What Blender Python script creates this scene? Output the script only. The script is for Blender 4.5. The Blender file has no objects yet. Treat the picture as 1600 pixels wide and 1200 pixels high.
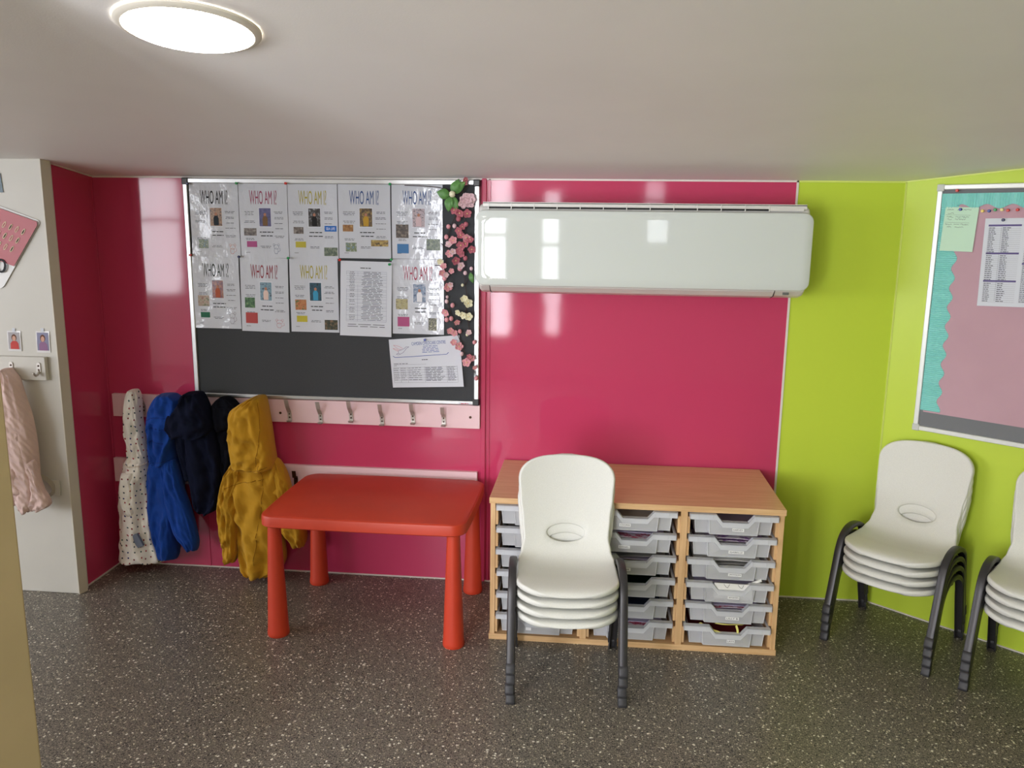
import bpy, bmesh, math, random
from mathutils import Vector, Matrix, noise
R = random.Random(7)
S = bpy.context.scene
COL = S.collection
PI = math.pi

# ------------------------------------------------------------------ camera
yaw, pit, rol, FPX = -0.0967, 0.1885, 0.0121, 1296.2
F = Vector((math.sin(yaw)*math.cos(pit), math.cos(yaw)*math.cos(pit), -math.sin(pit)))
Rt = Vector((math.cos(yaw), -math.sin(yaw), 0))
Up = Rt.cross(F)
R2 = Rt*math.cos(rol) + Up*math.sin(rol)
U2 = -Rt*math.sin(rol) + Up*math.cos(rol)
cd = bpy.data.cameras.new('camera')
cam = bpy.data.objects.new('camera', cd); COL.objects.link(cam)
M = Matrix((R2, U2, -F)).transposed().to_4x4()
M.translation = Vector((0.4333, -3.3754, 1.5266))
cam.matrix_world = M
cd.sensor_fit = 'HORIZONTAL'; cd.sensor_width = 36; cd.lens = FPX/1600*36
cd.clip_start = 0.02
S.camera = cam

# ------------------------------------------------------------------ light, exposure
S.view_settings.view_transform = 'Standard'
S.view_settings.look = 'None'
S.view_settings.gamma = 1
S.view_settings.exposure = 0.1
S.cycles.max_bounces = 10
S.cycles.diffuse_bounces = 6
S.cycles.transparent_max_bounces = 24
S.cycles.sample_clamp_indirect = 6
S.cycles.use_denoising = True
w = bpy.data.worlds.new('daylight'); S.world = w; w.use_nodes = True
w.node_tree.nodes['Background'].inputs[0].default_value = (0.75, 0.85, 1, 1)
w.node_tree.nodes['Background'].inputs[1].default_value = 1.0

def area(name, loc, aim, sx, sy, power, col):
    l = bpy.data.lights.new(name, 'AREA'); l.shape = 'RECTANGLE'; l.size = sx; l.size_y = sy
    l.energy = power; l.color = col
    o = bpy.data.objects.new(name, l); COL.objects.link(o)
    o.location = loc
    o.rotation_euler = (Vector(aim)).to_track_quat('-Z', 'Y').to_euler()
    return o
DAY = (0.965, 0.985, 1.03)
OPEN = [(-5.45, -3.82, 0.76, 1.98, 9.5), (-1.72, -0.86, 0.30, 2.05, 20), (-0.64, -0.38, 0.40, 2.05, 15), (-0.09, 0.12, 0.42, 1.90, 11), (0.88, 1.12, 1.36, 2.00, 6)]   # rear wall windows: x0, x1, z0, z1, radiance
for x0, x1, z0, z1, rad in OPEN:
    area('window_daylight', ((x0+x1)/2, -5.06, (z0+z1)/2), (0, 1, 0), x1-x0, z1-z0, rad*PI*(x1-x0)*(z1-z0), DAY)
area('window_daylight', (-5.76, -2.9, 1.25), (1, 0, 0), 3.2, 1.3, 7.6*PI*3.2*1.3, DAY)  # unseen side window, added as an extra source to brighten the left part

# ------------------------------------------------------------------ materials
def lin(c):
    return tuple(((v/255)/12.92 if v/255 <= 0.04045 else ((v/255+0.055)/1.055)**2.4) for v in c) + (1,)
def mat(name, rgb, rough=0.5, metal=0.0, spec=0.5, bump=None, vary=0.0, vscale=8, coat=0.0, sheen=0.0, stretch=None, linear=False):
    m = bpy.data.materials.new(name); m.use_nodes = True
    nt = m.node_tree; b = nt.nodes['Principled BSDF']
    c = rgb if linear else lin(rgb)
    b.inputs['Base Color'].default_value = c
    b.inputs['Roughness'].default_value = rough
    b.inputs['Metallic'].default_value = metal
    b.inputs['Specular IOR Level'].default_value = spec
    b.inputs['Coat Weight'].default_value = coat
    b.inputs['Coat Roughness'].default_value = 0.05
    b.inputs['Sheen Weight'].default_value = sheen
    tc = nt.nodes.new('ShaderNodeTexCoord'); mp = nt.nodes.new('ShaderNodeMapping')
    nt.links.new(tc.outputs['Object'], mp.inputs[0])
    if stretch: mp.inputs['Scale'].default_value = stretch
    if vary:
        n = nt.nodes.new('ShaderNodeTexNoise'); n.inputs['Scale'].default_value = vscale
        n.inputs['Detail'].default_value = 6; nt.links.new(mp.outputs[0], n.inputs['Vector'])
        r = nt.nodes.new('ShaderNodeValToRGB')
        r.color_ramp.elements[0].position = 0.3; r.color_ramp.elements[1].position = 0.7
        r.color_ramp.elements[0].color = tuple(v*(1-vary) for v in c[:3])+(1,)
        r.color_ramp.elements[1].color = tuple(min(1, v*(1+vary)) for v in c[:3])+(1,)
        nt.links.new(n.outputs[0], r.inputs[0]); nt.links.new(r.outputs[0], b.inputs['Base Color'])
    if bump:
        sc, st, dist = bump
        n2 = nt.nodes.new('ShaderNodeTexNoise'); n2.inputs['Scale'].default_value = sc; n2.inputs['Detail'].default_value = 3
        nt.links.new(mp.outputs[0], n2.inputs['Vector'])
        bp = nt.nodes.new('ShaderNodeBump'); bp.inputs['Strength'].default_value = st; bp.inputs['Distance'].default_value = dist
        nt.links.new(n2.outputs[0], bp.inputs['Height']); nt.links.new(bp.outputs[0], b.inputs['Normal'])
    return m
_cm = {}
def flat(rgb, rough=0.6):
    k = (tuple(rgb), rough)
    if k not in _cm: _cm[k] = mat('ink_%d_%d_%d' % tuple(rgb), rgb, rough, spec=0.3)
    return _cm[k]
def wood(name, a, b_, axis):
    m = mat(name, a, 0.38, spec=0.45)
    nt = m.node_tree; b = nt.nodes['Principled BSDF']
    tc = nt.nodes.new('ShaderNodeTexCoord'); mp = nt.nodes.new('ShaderNodeMapping')
    sc = [60, 60, 60]; sc[axis] = 3; mp.inputs['Scale'].default_value = sc
    nt.links.new(tc.outputs['Object'], mp.inputs[0])
    n = nt.nodes.new('ShaderNodeTexNoise'); n.inputs['Scale'].default_value = 1.6; n.inputs['Detail'].default_value = 8; n.inputs['Roughness'].default_value = 0.65
    nt.links.new(mp.outputs[0], n.inputs['Vector'])
    r = nt.nodes.new('ShaderNodeValToRGB')
    r.color_ramp.elements[0].position = 0.35; r.color_ramp.elements[0].color = lin(b_)
    r.color_ramp.elements[1].position = 0.65; r.color_ramp.elements[1].color = lin(a)
    nt.links.new(n.outputs[0], r.inputs[0]); nt.links.new(r.outputs[0], b.inputs['Base Color'])
    return m
def floor_mat():
    m = mat('speckled_vinyl', (80, 76, 72), 0.36, spec=0.4, bump=(260, 0.15, 0.001))
    nt = m.node_tree; b = nt.nodes['Principled BSDF']
    tc = nt.nodes.new('ShaderNodeTexCoord')
    def chips(scale, off, keep, size, rnd):
        mp = nt.nodes.new('ShaderNodeMapping'); mp.inputs['Location'].default_value = (off, off*1.7, 0)
        nt.links.new(tc.outputs['Object'], mp.inputs[0])
        ns = nt.nodes.new('ShaderNodeTexNoise'); ns.inputs['Scale'].default_value = scale*1.2
        nt.links.new(mp.outputs[0], ns.inputs['Vector'])
        mx = nt.nodes.new('ShaderNodeVectorMath'); mx.operation = 'MULTIPLY_ADD'
        mx.inputs[1].default_value = (0.9/scale,)*3
        nt.links.new(ns.outputs['Color'], mx.inputs[0]); nt.links.new(mp.outputs[0], mx.inputs[2])
        v = nt.nodes.new('ShaderNodeTexVoronoi'); v.voronoi_dimensions = '2D'; v.inputs['Scale'].default_value = scale
        nt.links.new(mx.outputs[0], v.inputs['Vector'])
        sep = nt.nodes.new('ShaderNodeSeparateColor'); nt.links.new(v.outputs['Color'], sep.inputs[0])
        a = nt.nodes.new('ShaderNodeMath'); a.operation = 'GREATER_THAN'; a.inputs[1].default_value = 1-keep
        nt.links.new(sep.outputs[0], a.inputs[0])
        # chip size varies with the cell
        s = nt.nodes.new('ShaderNodeMath'); s.operation = 'MULTIPLY_ADD'; s.inputs[1].default_value = size*rnd; s.inputs[2].default_value = size*(1-rnd)
        nt.links.new(sep.outputs[1], s.inputs[0])
        d = nt.nodes.new('ShaderNodeMath'); d.operation = 'LESS_THAN'
        nt.links.new(v.outputs['Distance'], d.inputs[0]); nt.links.new(s.outputs[0], d.inputs[1])
        o = nt.nodes.new('ShaderNodeMath'); o.operation = 'MULTIPLY'
        nt.links.new(a.outputs[0], o.inputs[0]); nt.links.new(d.outputs[0], o.inputs[1])
        return o.outputs[0], sep.outputs[2]
    n = nt.nodes.new('ShaderNodeTexNoise'); n.inputs['Scale'].default_value = 240; n.inputs['Detail'].default_value = 3
    nt.links.new(tc.outputs['Object'], n.inputs['Vector'])
    r = nt.nodes.new('ShaderNodeValToRGB')
    e = r.color_ramp.elements
    e[0].position = 0.38; e[0].color = lin((68, 65, 60)); e[1].position = 0.62; e[1].color = lin((142, 134, 123))
    nt.links.new(n.outputs[0], r.inputs[0])
    cur = r.outputs[0]
    for scale, off, keep, size, rnd, col in ((150, 3.1, 0.22, 0.5, 0.5, (54, 52, 50)), (170, 9.7, 0.16, 0.45, 0.5, (172, 162, 144)),
                                             (75, 5.3, 0.13, 0.30, 0.6, (236, 232, 218)), (120, 1.3, 0.10, 0.34, 0.6, (222, 214, 192))):
        msk, _ = chips(scale, off, keep, size, rnd)
        mx = nt.nodes.new('ShaderNodeMix'); mx.data_type = 'RGBA'
        nt.links.new(msk, mx.inputs[0]); nt.links.new(cur, mx.inputs[6]); mx.inputs[7].default_value = lin(col)
        cur = mx.outputs[2]
    nt.links.new(cur, b.inputs['Base Color'])
    return m
def tray_mat(name='frosted_tray_plastic', clear=0.42, rgb=(240, 241, 246)):
    m = bpy.data.materials.new(name); m.use_nodes = True
    nt = m.node_tree; b = nt.nodes['Principled BSDF']; out = nt.nodes['Material Output']
    b.inputs['Base Color'].default_value = lin(rgb); b.inputs['Roughness'].default_value = 0.25
    t = nt.nodes.new('ShaderNodeBsdfTransparent'); t.inputs[0].default_value = (0.97, 0.97, 0.98, 1)
    tl = nt.nodes.new('ShaderNodeBsdfTranslucent'); tl.inputs[0].default_value = lin(rgb)
    m1 = nt.nodes.new('ShaderNodeMixShader'); m1.inputs[0].default_value = 0.18
    nt.links.new(b.outputs[0], m1.inputs[1]); nt.links.new(tl.outputs[0], m1.inputs[2])
    m2 = nt.nodes.new('ShaderNodeMixShader'); m2.inputs[0].default_value = clear
    nt.links.new(m1.outputs[0], m2.inputs[1]); nt.links.new(t.outputs[0], m2.inputs[2])
    nt.links.new(m2.outputs[0], out.inputs[0])
    return m
def emis(name, rgb, st):
    m = bpy.data.materials.new(name); m.use_nodes = True
    b = m.node_tree.nodes['Principled BSDF']
    b.inputs['Base Color'].default_value = (0.9, 0.9, 0.9, 1)
    b.inputs['Emission Color'].default_value = rgb+(1,); b.inputs['Emission Strength'].default_value = st
    return m
def picture_mat(name, cols, scale=60):
    m = mat(name, cols[0], 0.35)
    nt = m.node_tree; b = nt.nodes['Principled BSDF']
    tc = nt.nodes.new('ShaderNodeTexCoord')
    n = nt.nodes.new('ShaderNodeTexNoise'); n.inputs['Scale'].default_value = scale; n.inputs['Detail'].default_value = 4
    nt.links.new(tc.outputs['Object'], n.inputs['Vector'])
    r = nt.nodes.new('ShaderNodeValToRGB'); r.color_ramp.interpolation = 'EASE'
    k = len(cols)
    while len(r.color_ramp.elements) < k: r.color_ramp.elements.new(0.5)
    for i, c in enumerate(cols):
        r.color_ramp.elements[i].position = 0.3+0.4*i/(k-1); r.color_ramp.elements[i].color = lin(c)
    nt.links.new(n.outputs[0], r.inputs[0]); nt.links.new(r.outputs[0], b.inputs['Base Color'])
    return m

M_PINK = mat('pink_gloss_cladding', (198, 66, 104), 0.06, spec=0.5, bump=(2.2, 0.10, 0.01))
M_LIME = mat('lime_cladding', (196, 218, 70), 0.34, spec=0.4, bump=(3, 0.05, 0.01))
M_LIMEJ = mat('pale_lime_joint', (214, 228, 120), 0.4)
M_WHITEW = mat('white_painted_partition', (206, 203, 196), 0.42, bump=(30, 0.12, 0.002), vary=0.02, vscale=6)
M_WEDGE = mat('beige_corner_trim', (212, 207, 196), 0.45)
M_CEIL = mat('ceiling_paint', (240, 238, 236), 0.55, bump=(220, 0.12, 0.002), vary=0.02, vscale=3)
M_ROOM = mat('cream_room_wall', (228, 224, 216), 0.6)
M_TRIM = mat('white_trim', (226, 220, 214), 0.35)
M_OLIVE = mat('olive_yellow_panel', (170, 150, 112), 0.5, vary=0.05, vscale=5, bump=(60, 0.05, 0.002))
M_ALU = mat('aluminium', (200, 202, 204), 0.3, metal=0.85, bump=(200, 0.03, 0.001))
M_ALUW = mat('pale_frame', (226, 228, 226), 0.3, metal=0.3)
M_FELT = mat('dark_grey_felt', (72, 74, 77), 0.95, spec=0.1, bump=(700, 0.5, 0.001), vary=0.08, vscale=250)
M_BLACKP = mat('black_plastic', (34, 34, 36), 0.35)
M_PAPER = mat('paper', (216, 220, 230), 0.6, spec=0.3)
M_SLEEVE = mat('paper_in_plastic_sleeve', (206, 210, 220), 0.12, spec=0.5, bump=(16, 0.35, 0.01))
M_RAIL = mat('pale_pink_rail', (240, 208, 214), 0.35)
M_STEEL = mat('hook_steel', (188, 182, 176), 0.38, metal=0.55)
M_BRONZE = mat('dark_bronze', (82, 58, 46), 0.35, metal=0.8)
M_RED = mat('red_orange_plastic', (194, 60, 34), 0.45, spec=0.45, bump=(300, 0.06, 0.001), vary=0.05, vscale=5)
M_BEECH = wood('beech_laminate', (228, 190, 142), (206, 164, 116), 0)
M_BEECHV = wood('beech_laminate_upright', (228, 190, 142), (206, 164, 116), 2)
M_TOP = wood('beech_top', (228, 186, 144), (212, 164, 120), 0)
M_TRAY = tray_mat('frosted_rim_plastic', 0.28, (238, 240, 244))
M_TRAYB = tray_mat('frosted_tray_plastic', 0.55, (244, 245, 248))
M_CHAIR = mat('speckled_cream_polyethylene', (222, 222, 216), 0.5, spec=0.4, vary=0.05, vscale=420, bump=(500, 0.08, 0.001))
M_LEG = mat('dark_bronze_metal', (62, 60, 62), 0.38, metal=0.35, spec=0.5)
M_CAP = mat('dark_plastic_cap', (56, 55, 58), 0.5)
M_AC = mat('gloss_white_ac', (212, 218, 214), 0.04, spec=0.5)
M_AC2 = mat('white_ac_body', (216, 214, 210), 0.3)
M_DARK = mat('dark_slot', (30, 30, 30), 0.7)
M_FLOOR = floor_mat()

# ------------------------------------------------------------------ helpers
def obj(name, bm, m, parent=None, smooth=False, bevel=0, seg=2, subsurf=0, auto=None):
    me = bpy.data.meshes.new(name)
    bmesh.ops.recalc_face_normals(bm, faces=bm.faces[:])
    bm.to_mesh(me); bm.free()
    for mm in (m if isinstance(m, (list, tuple)) else [m]): me.materials.append(mm)
    o = bpy.data.objects.new(name, me); COL.objects.link(o)
    if parent: o.parent = parent
    if smooth:
        for p in me.polygons: p.use_smooth = True
    if bevel:
        b = o.modifiers.new('bevel', 'BEVEL'); b.width = bevel; b.segments = seg; b.limit_method = 'ANGLE'; b.angle_limit = math.radians(40)
        b.harden_normals = False
    if subsurf:
        s = o.modifiers.new('sub', 'SUBSURF'); s.levels = subsurf; s.render_levels = subsurf
    if auto is not None:
        smooth_angle(me, auto)
    return o
def smooth_angle(me, ang):
    for p in me.polygons: p.use_smooth = True
    bm = bmesh.new(); bm.from_mesh(me)
    for e in bm.edges:
        if len(e.link_faces) == 2 and e.calc_face_angle(0) > ang: e.smooth = False
    bm.to_mesh(me); bm.free()
def thing(name, label, cat, loc=(0, 0, 0), rz=0, group=None):
    o = bpy.data.objects.new(name, None); COL.objects.link(o)
    o.location = loc; o.rotation_euler = (0, 0, rz); o.empty_display_size = 0.05
    o['label'] = label; o['category'] = cat
    if group: o['group'] = group
    return o
def tag(o, label, cat, group=None):
    o['label'] = label; o['category'] = cat
    if group: o['group'] = group
    return o
def struct(name, bm, m, **k):
    o = obj(name, bm, m, **k); o['kind'] = 'structure'; return o
def box(bm, x0, x1, y0, y1, z0, z1, mi=0):
    v = [bm.verts.new(p) for p in ((x0, y0, z0), (x1, y0, z0), (x1, y1, z0), (x0, y1, z0), (x0, y0, z1), (x1, y0, z1), (x1, y1, z1), (x0, y1, z1))]
    for f in ((3, 2, 1, 0), (4, 5, 6, 7), (0, 1, 5, 4), (1, 2, 6, 5), (2, 3, 7, 6), (3, 0, 4, 7)):
        bm.faces.new([v[i] for i in f]).material_index = mi
    return v
def BX(*a):
    bm = bmesh.new(); box(bm, *a); return bm
def boxes(*L):
    bm = bmesh.new()
    for a in L: box(bm, *a)
    return bm
def prism(bm, pts, d, mi=0):
    """pts: 3-D polygon, d: extrusion vector"""
    d = Vector(d)
    a = [bm.verts.new(p) for p in pts]; b = [bm.verts.new(Vector(p)+d) for p in pts]
    n = len(a)
    bm.faces.new(a).material_index = mi; bm.faces.new(b[::-1]).material_index = mi
    for i in range(n): bm.faces.new((a[i], b[i], b[(i+1) % n], a[(i+1) % n])).material_index = mi
def lathe(bm, prof, cx=0, cy=0, n=32, cap=True):
    rings = []
    for r, z in prof:
        rings.append([bm.verts.new((cx+r*math.cos(2*PI*i/n), cy+r*math.sin(2*PI*i/n), z)) for i in range(n)])
    for a, b in zip(rings, rings[1:]):
        for i in range(n): bm.faces.new((a[i], a[(i+1) % n], b[(i+1) % n], b[i]))
    if cap:
        bm.faces.new(rings[0][::-1]); bm.faces.new(rings[-1])
def tube(bm, pts, r, n=8, cap=True):
    pts = [Vector(p) for p in pts]
    rs = r if isinstance(r, (list, tuple)) else [r]*len(pts)
    t0 = (pts[1]-pts[0]).normalized()
    u = t0.orthogonal().normalized(); rings = []
    for i, p in enumerate(pts):
        t = (pts[min(i+1, len(pts)-1)]-pts[max(i-1, 0)]).normalized()
        u = (u-t*u.dot(t)).normalized(); v = t.cross(u)
        rings.append([bm.verts.new(p+(u*math.cos(2*PI*k/n)+v*math.sin(2*PI*k/n))*rs[i]) for k in range(n)])
    for a, b in zip(rings, rings[1:]):
        for i in range(n): bm.faces.new((a[i], a[(i+1) % n], b[(i+1) % n], b[i]))
    if cap:
        bm.faces.new(rings[0][::-1]); bm.faces.new(rings[-1])
def catmull(P, n):
    """resample polyline of tuples smoothly into n points"""
    P = [tuple(p) for p in P]; k = len(P); out = []
    for j in range(n):
        t = j/(n-1)*(k-1); i = min(int(t), k-2); f = t-i
        p0, p1, p2, p3 = P[max(i-1, 0)], P[i], P[i+1], P[min(i+2, k-1)]
        out.append(tuple(0.5*((2*b)+(-a+c)*f+(2*a-5*b+4*c-d)*f*f+(-a+3*b-3*c+d)*f**3) for a, b, c, d in zip(p0, p1, p2, p3)))
    return out
def rrect(x0, x1, z0, z1, r, n=6):
    pts = []
    for cx, cz, a0 in ((x1-r, z1-r, 0), (x0+r, z1-r, 90), (x0+r, z0+r, 180), (x1-r, z0+r, 270)):
        for i in range(n+1):
            a = math.radians(a0+90*i/n); pts.append((cx+r*math.cos(a), cz+r*math.sin(a)))
    return pts
_txt = {}
def text_mesh(s):
    """triangulated glyph outline scaled into the unit box: verts (u 0..1 right, v 0..1 up), faces"""
    if s in _txt: return _txt[s]
    c = bpy.data.curves.new('t', 'FONT'); c.body = s; c.size = 1
    o = bpy.data.objects.new('t', c); COL.objects.link(o)
    dg = bpy.context.evaluated_depsgraph_get(); dg.update()
    me = bpy.data.meshes.new_from_object(o.evaluated_get(dg))
    vs = [v.co.copy() for v in me.vertices]; fs = [tuple(p.vertices) for p in me.polygons]
    bpy.data.objects.remove(o); bpy.data.meshes.remove(me); bpy.data.curves.remove(c)
    x0 = min(v.x for v in vs); x1 = max(v.x for v in vs); y0 = min(v.y for v in vs); y1 = max(v.y for v in vs)
    _txt[s] = ([((v.x-x0)/(x1-x0), (v.y-y0)/(y1-y0)) for v in vs], fs, (x1-x0)/(y1-y0))
    return _txt[s]

class Sheet:
    """a sheet of paper hung on a surface; u right, v down, both 0..1; wavy when amp > 0"""
    def __init__(s, tl, tr, bl, br, n, amp=0.0, seed=0, curl=0.0):
        s.c = [Vector(p) for p in (tl, tr, bl, br)]; s.n = Vector(n).normalized(); s.amp = amp; s.seed = seed; s.curl = curl
    def at(s, u, v, off=0.0):
        tl, tr, bl, br = s.c
        p = (tl*(1-u)+tr*u)*(1-v)+(bl*(1-u)+br*u)*v
        d = off
        if s.amp: d += s.amp*(0.5+0.5*noise.noise(Vector((u*2.2+s.seed*5.3, v*3.1, s.seed))))*min(1, 4*v+0.15)
        if s.curl: d += s.curl*v**3
        return p+s.n*d
    def paper(s, name, m, parent=None, nu=14, nv=18, th=0.0006):
        bm = bmesh.new()
        g = [[bm.verts.new(s.at(i/nu, j/nv, th)) for i in range(nu+1)] for j in range(nv+1)]
        h = [[bm.verts.new(s.at(i/nu, j/nv, 0)) for i in range(nu+1)] for j in range(nv+1)]
        for j in range(nv):
            for i in range(nu):
                bm.faces.new((g[j][i], g[j+1][i], g[j+1][i+1], g[j][i+1]))
                bm.faces.new((h[j][i], h[j][i+1], h[j+1][i+1], h[j+1][i]))
        for i in range(nu):
            bm.faces.new((g[0][i], g[0][i+1], h[0][i+1], h[0][i])); bm.faces.new((g[nv][i+1], g[nv][i], h[nv][i], h[nv][i+1]))
        for j in range(nv):
            bm.faces.new((g[j+1][0], g[j][0], h[j][0], h[j+1][0])); bm.faces.new((g[j][nu], g[j+1][nu], h[j+1][nu], h[j][nu]))
        return obj(name, bm, m, parent, auto=0.6)
    def rect(s, bm, u0, u1, v0, v1, off=0.0009, mi=0, k=None, rot=0):
        ku = k or max(1, int(abs(u1-u0)*14)); kv = k or max(1, int(abs(v1-v0)*18))
        g = [[bm.verts.new(s.at(u0+(u1-u0)*i/ku, v0+(v1-v0)*j/kv, off)) for i in range(ku+1)] for j in range(kv+1)]
        for j in range(kv):
            for i in range(ku): bm.faces.new((g[j][i], g[j+1][i], g[j+1][i+1], g[j][i+1])).material_index = mi
    def poly(s, bm, pts, off=0.0012, mi=0):
        bm.faces.new([bm.verts.new(s.at(u, v, off)) for u, v in pts]).material_index = mi
    def text(s, bm, st, u0, u1, v0, v1, off=0.0011, mi=0, arch=0.0):
        vs, fs, _ = text_mesh(st)
        q = []
        for a, b in vs:
            k = (2*a-1)**2*arch
            q.append(bm.verts.new(s.at(u0+(u1-u0)*a, v1-(v1-v0)*b*(1-0)-k*(b-0.5)*0.5, off)))
        for f in fs:
            try: bm.faces.new([q[i] for i in f]).material_index = mi
            except ValueError: pass
    def line(s, bm, pts, wd, off=0.0011, mi=0):
        P = [s.at(u, v, off) for u, v in pts]
        for a, b in zip(P, P[1:]):
            d = (b-a); 
            if d.length < 1e-6: continue
            t = s.n.cross(d).normalized()*wd/2
            bm.faces.new([bm.verts.new(p) for p in (a-t, b-t, b+t, a+t)]).material_index = mi
    def words(s, bm, u0, u1, v, h, rnd, center=True, mi=0, fill=0.85):
        """one line of unreadably small print: a row of word-length dashes"""
        L = (u1-u0)*rnd.uniform(fill-0.25, fill)
        a = (u0+u1)/2-L/2 if center else u0
        e = a+L
        while a < e-0.01:
            wl = min(e-a, rnd.uniform(0.03, 0.09)*(u1-u0)/0.25)
            s.rect(bm, a, a+wl, v, v+h, 0.001, mi, k=1); a += wl+0.012*(u1-u0)/0.25

# ------------------------------------------------------------------ room shell
XC, XJ, XE = -1.672, 1.202, 1.604
SL = 0.125
def zc(y): return 1.71-SL*y
AD = Vector((0.7546, -0.6562, 0)); AN = Vector((-0.6562, -0.7546, 0))   # direction along and normal out of the angled wall
AE = Vector((XE, 0, 0))+AD*2.2
WY = -0.339
YR = -5.0
struct('floor', BX(-5.8, 3.5, YR-0.2, 0.3, -0.08, 0), M_FLOOR)
bm = bmesh.new()
prism(bm, [(-5.8, 0.3, zc(0.3)), (-5.8, YR-0.2, zc(YR-0.2)), (-5.8, YR-0.2, zc(YR-0.2)+0.1), (-5.8, 0.3, zc(0.3)+0.1)], (9.3, 0, 0))
struct('ceiling', bm, M_CEIL)
struct('wall_back', BX(XC-0.1, XJ, 0, 0.1, 0, 1.8), M_PINK)
struct('wall_back', BX(XJ, XE+0.1, 0, 0.1, 0, 1.8), M_LIME)
struct('wall_left', BX(XC-0.1, XC, WY+0.055, 0, 0, 1.76), M_PINK)
def sloped_box(x0, x1, y0, y1, top=0.03):
    bm = bmesh.new()
    pts = [(x0, y0, 0), (x0, y1, 0), (x0, y1, zc(y1)+top), (x0, y0, zc(y0)+top)]
    prism(bm, pts, (x1-x0, 0, 0)); return bm
bm = bmesh.new(); D2 = AD*2.2
a = Vector((XE, 0, 0)); b = a-AN*0.1
pts = [a, a+D2, a+D2+Vector((0, 0, 2.1)), a+Vector((0, 0, 1.8))]
prism(bm, pts, -AN*0.1)
struct('wall_right', bm, M_LIME)
struct('wall_right', sloped_box(AE.x, AE.x+0.1, YR, AE.y), M_LIME)
bm = sloped_box(-5.6, -1.655, WY, WY+0.06)
struct('wall_partition', bm, M_WHITEW, bevel=0.004)
bm = bmesh.new()   # chamfered corner strip between white partition and dark red return
q_ = [(-1.6635, WY+0.0), (-1.6605, WY-0.004), (-1.6560, WY-0.004), (-1.6440, WY+0.036), (-1.66, WY+0.058), (-1.6635, WY+0.058)]
v0 = [bm.verts.new((x, y, 0)) for x, y in q_]; v1 = [bm.verts.new((x, y, zc(y))) for x, y in q_]
bm.faces.new(v0[::-1]); bm.faces.new(v1)
for i in range(len(q_)): bm.faces.new((v0[i], v0[(i+1) % len(q_)], v1[(i+1) % len(q_)], v1[i]))
struct('trim_1', bm, M_WEDGE)
# left and rear walls of the room behind the camera, with window openings
def wall_x(x0, x1, segs):   # segs (y0,y1,z0,z1)
    bm = bmesh.new()
    for y0, y1, z0, z1 in segs: box(bm, x0, x1, y0, y1, z0, z1)
    return bm
struct('wall_side', wall_x(-5.7, -5.6, [(YR, -4.5, 0, 2.4), (-1.3, WY, 0, 2.0), (-4.5, -1.3, 0, 0.6), (-4.5, -1.3, 1.9, 2.35)]), M_ROOM)
openings = [o_[:4] for o_ in OPEN]
bm = bmesh.new(); xs = -5.7
for x0, x1, z0, z1 in openings:
    box(bm, xs, x0, YR-0.1, YR, 0, 2.33); box(bm, x0, x1, YR-0.1, YR, 0, z0); box(bm, x0, x1, YR-0.1, YR, z1, 2.33); xs = x1
box(bm, xs, 3.6, YR-0.1, YR, 0, 2.33)
struct('wall_rear', bm, M_ROOM)
for i, (x0, x1, z0, z1) in enumerate(openings):
    bm = bmesh.new(); t = 0.03; yy = (YR-0.02, YR+0.02)
    box(bm, x0, x0+t, *yy, z0, z1); box(bm, x1-t, x1, *yy, z0, z1); box(bm, x0+t, x1-t, *yy, z0, z0+t); box(bm, x0+t, x1-t, *yy, z1-t, z1)
    box(bm, x0+t, x1-t, *yy, z0+(z1-z0)*0.62, z0+(z1-z0)*0.62+0.035)
    struct('window_%d' % (i+1), bm, M_TRIM)
bm = bmesh.new()  # frame of the added side window, out of view
for a_ in ((-4.5, -4.46, 0.6, 1.9), (-1.34, -1.3, 0.6, 1.9), (-2.92, -2.88, 0.6, 1.9), (-4.46, -1.34, 0.6, 0.64), (-4.46, -1.34, 1.86, 1.9)):
    box(bm, -5.62, -5.58, *a_)
struct('window_6', bm, M_TRIM)
# trims: panel joints, ceiling and floor beads
def J(n, m, *b, **k): return struct('trim_%d' % n, boxes(*b), m, **k)
J(2, M_PINK, (-0.024, -0.004, -0.009, 0, 0, zc(0)), bevel=0.003)                      # pink panel joint
J(2, M_PINK, (0.004, 0.012, -0.004, 0, 0, zc(0)), bevel=0.001)
J(3, M_TRIM, (XJ-0.004, XJ+0.004, -0.004, 0, 0, zc(0)))
J(4, M_LIMEJ, (XE-0.003, XE+0.003, -0.004, 0.0, 0, zc(0)))
J(5, M_PINK, (-1.254, -1.246, -0.003, 0, 0, zc(0)), bevel=0.001)
J(6, M_TRIM, (XC, XE, -0.005, 0, 0, 0.005))
J(7, M_TRIM, (XC, XJ, -0.004, 0, zc(0)-0.006, zc(0)+0.002))
J(8, M_LIMEJ, (XJ, XE, -0.004, 0, zc(0)-0.006, zc(0)+0.002))
J(9, M_PINK, (XC, XC+0.006, -0.006, 0, 0, zc(0)))
J(10, M_TRIM, (XC, XC+0.005, WY+0.05, 0, 0, 0.005))
bm = bmesh.new()
for a0, a1 in ((0, 2.2),):
    p = Vector((XE, 0, 0))
    prism(bm, [p, p+AN*0.005, p+AN*0.005+Vector((0, 0, 0.005)), p+Vector((0, 0, 0.005))], AD*2.2)
struct('trim_11', bm, M_TRIM)
bm = bmesh.new(); p = Vector((XE, 0, zc(0)-0.004)); q = Vector((AE.x, AE.y, zc(AE.y)-0.004)); e = AN*0.005; h = Vector((0, 0, 0.006))
prism(bm, [p, p+e, p+e+h, p+h], q-p); struct('trim_12', bm, M_LIMEJ)
bm = bmesh.new(); p = Vector((XC, 0, zc(0)-0.004)); q = Vector((XC, WY+0.05, zc(WY+0.05)-0.004)); e = Vector((0.006, 0, 0))
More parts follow.
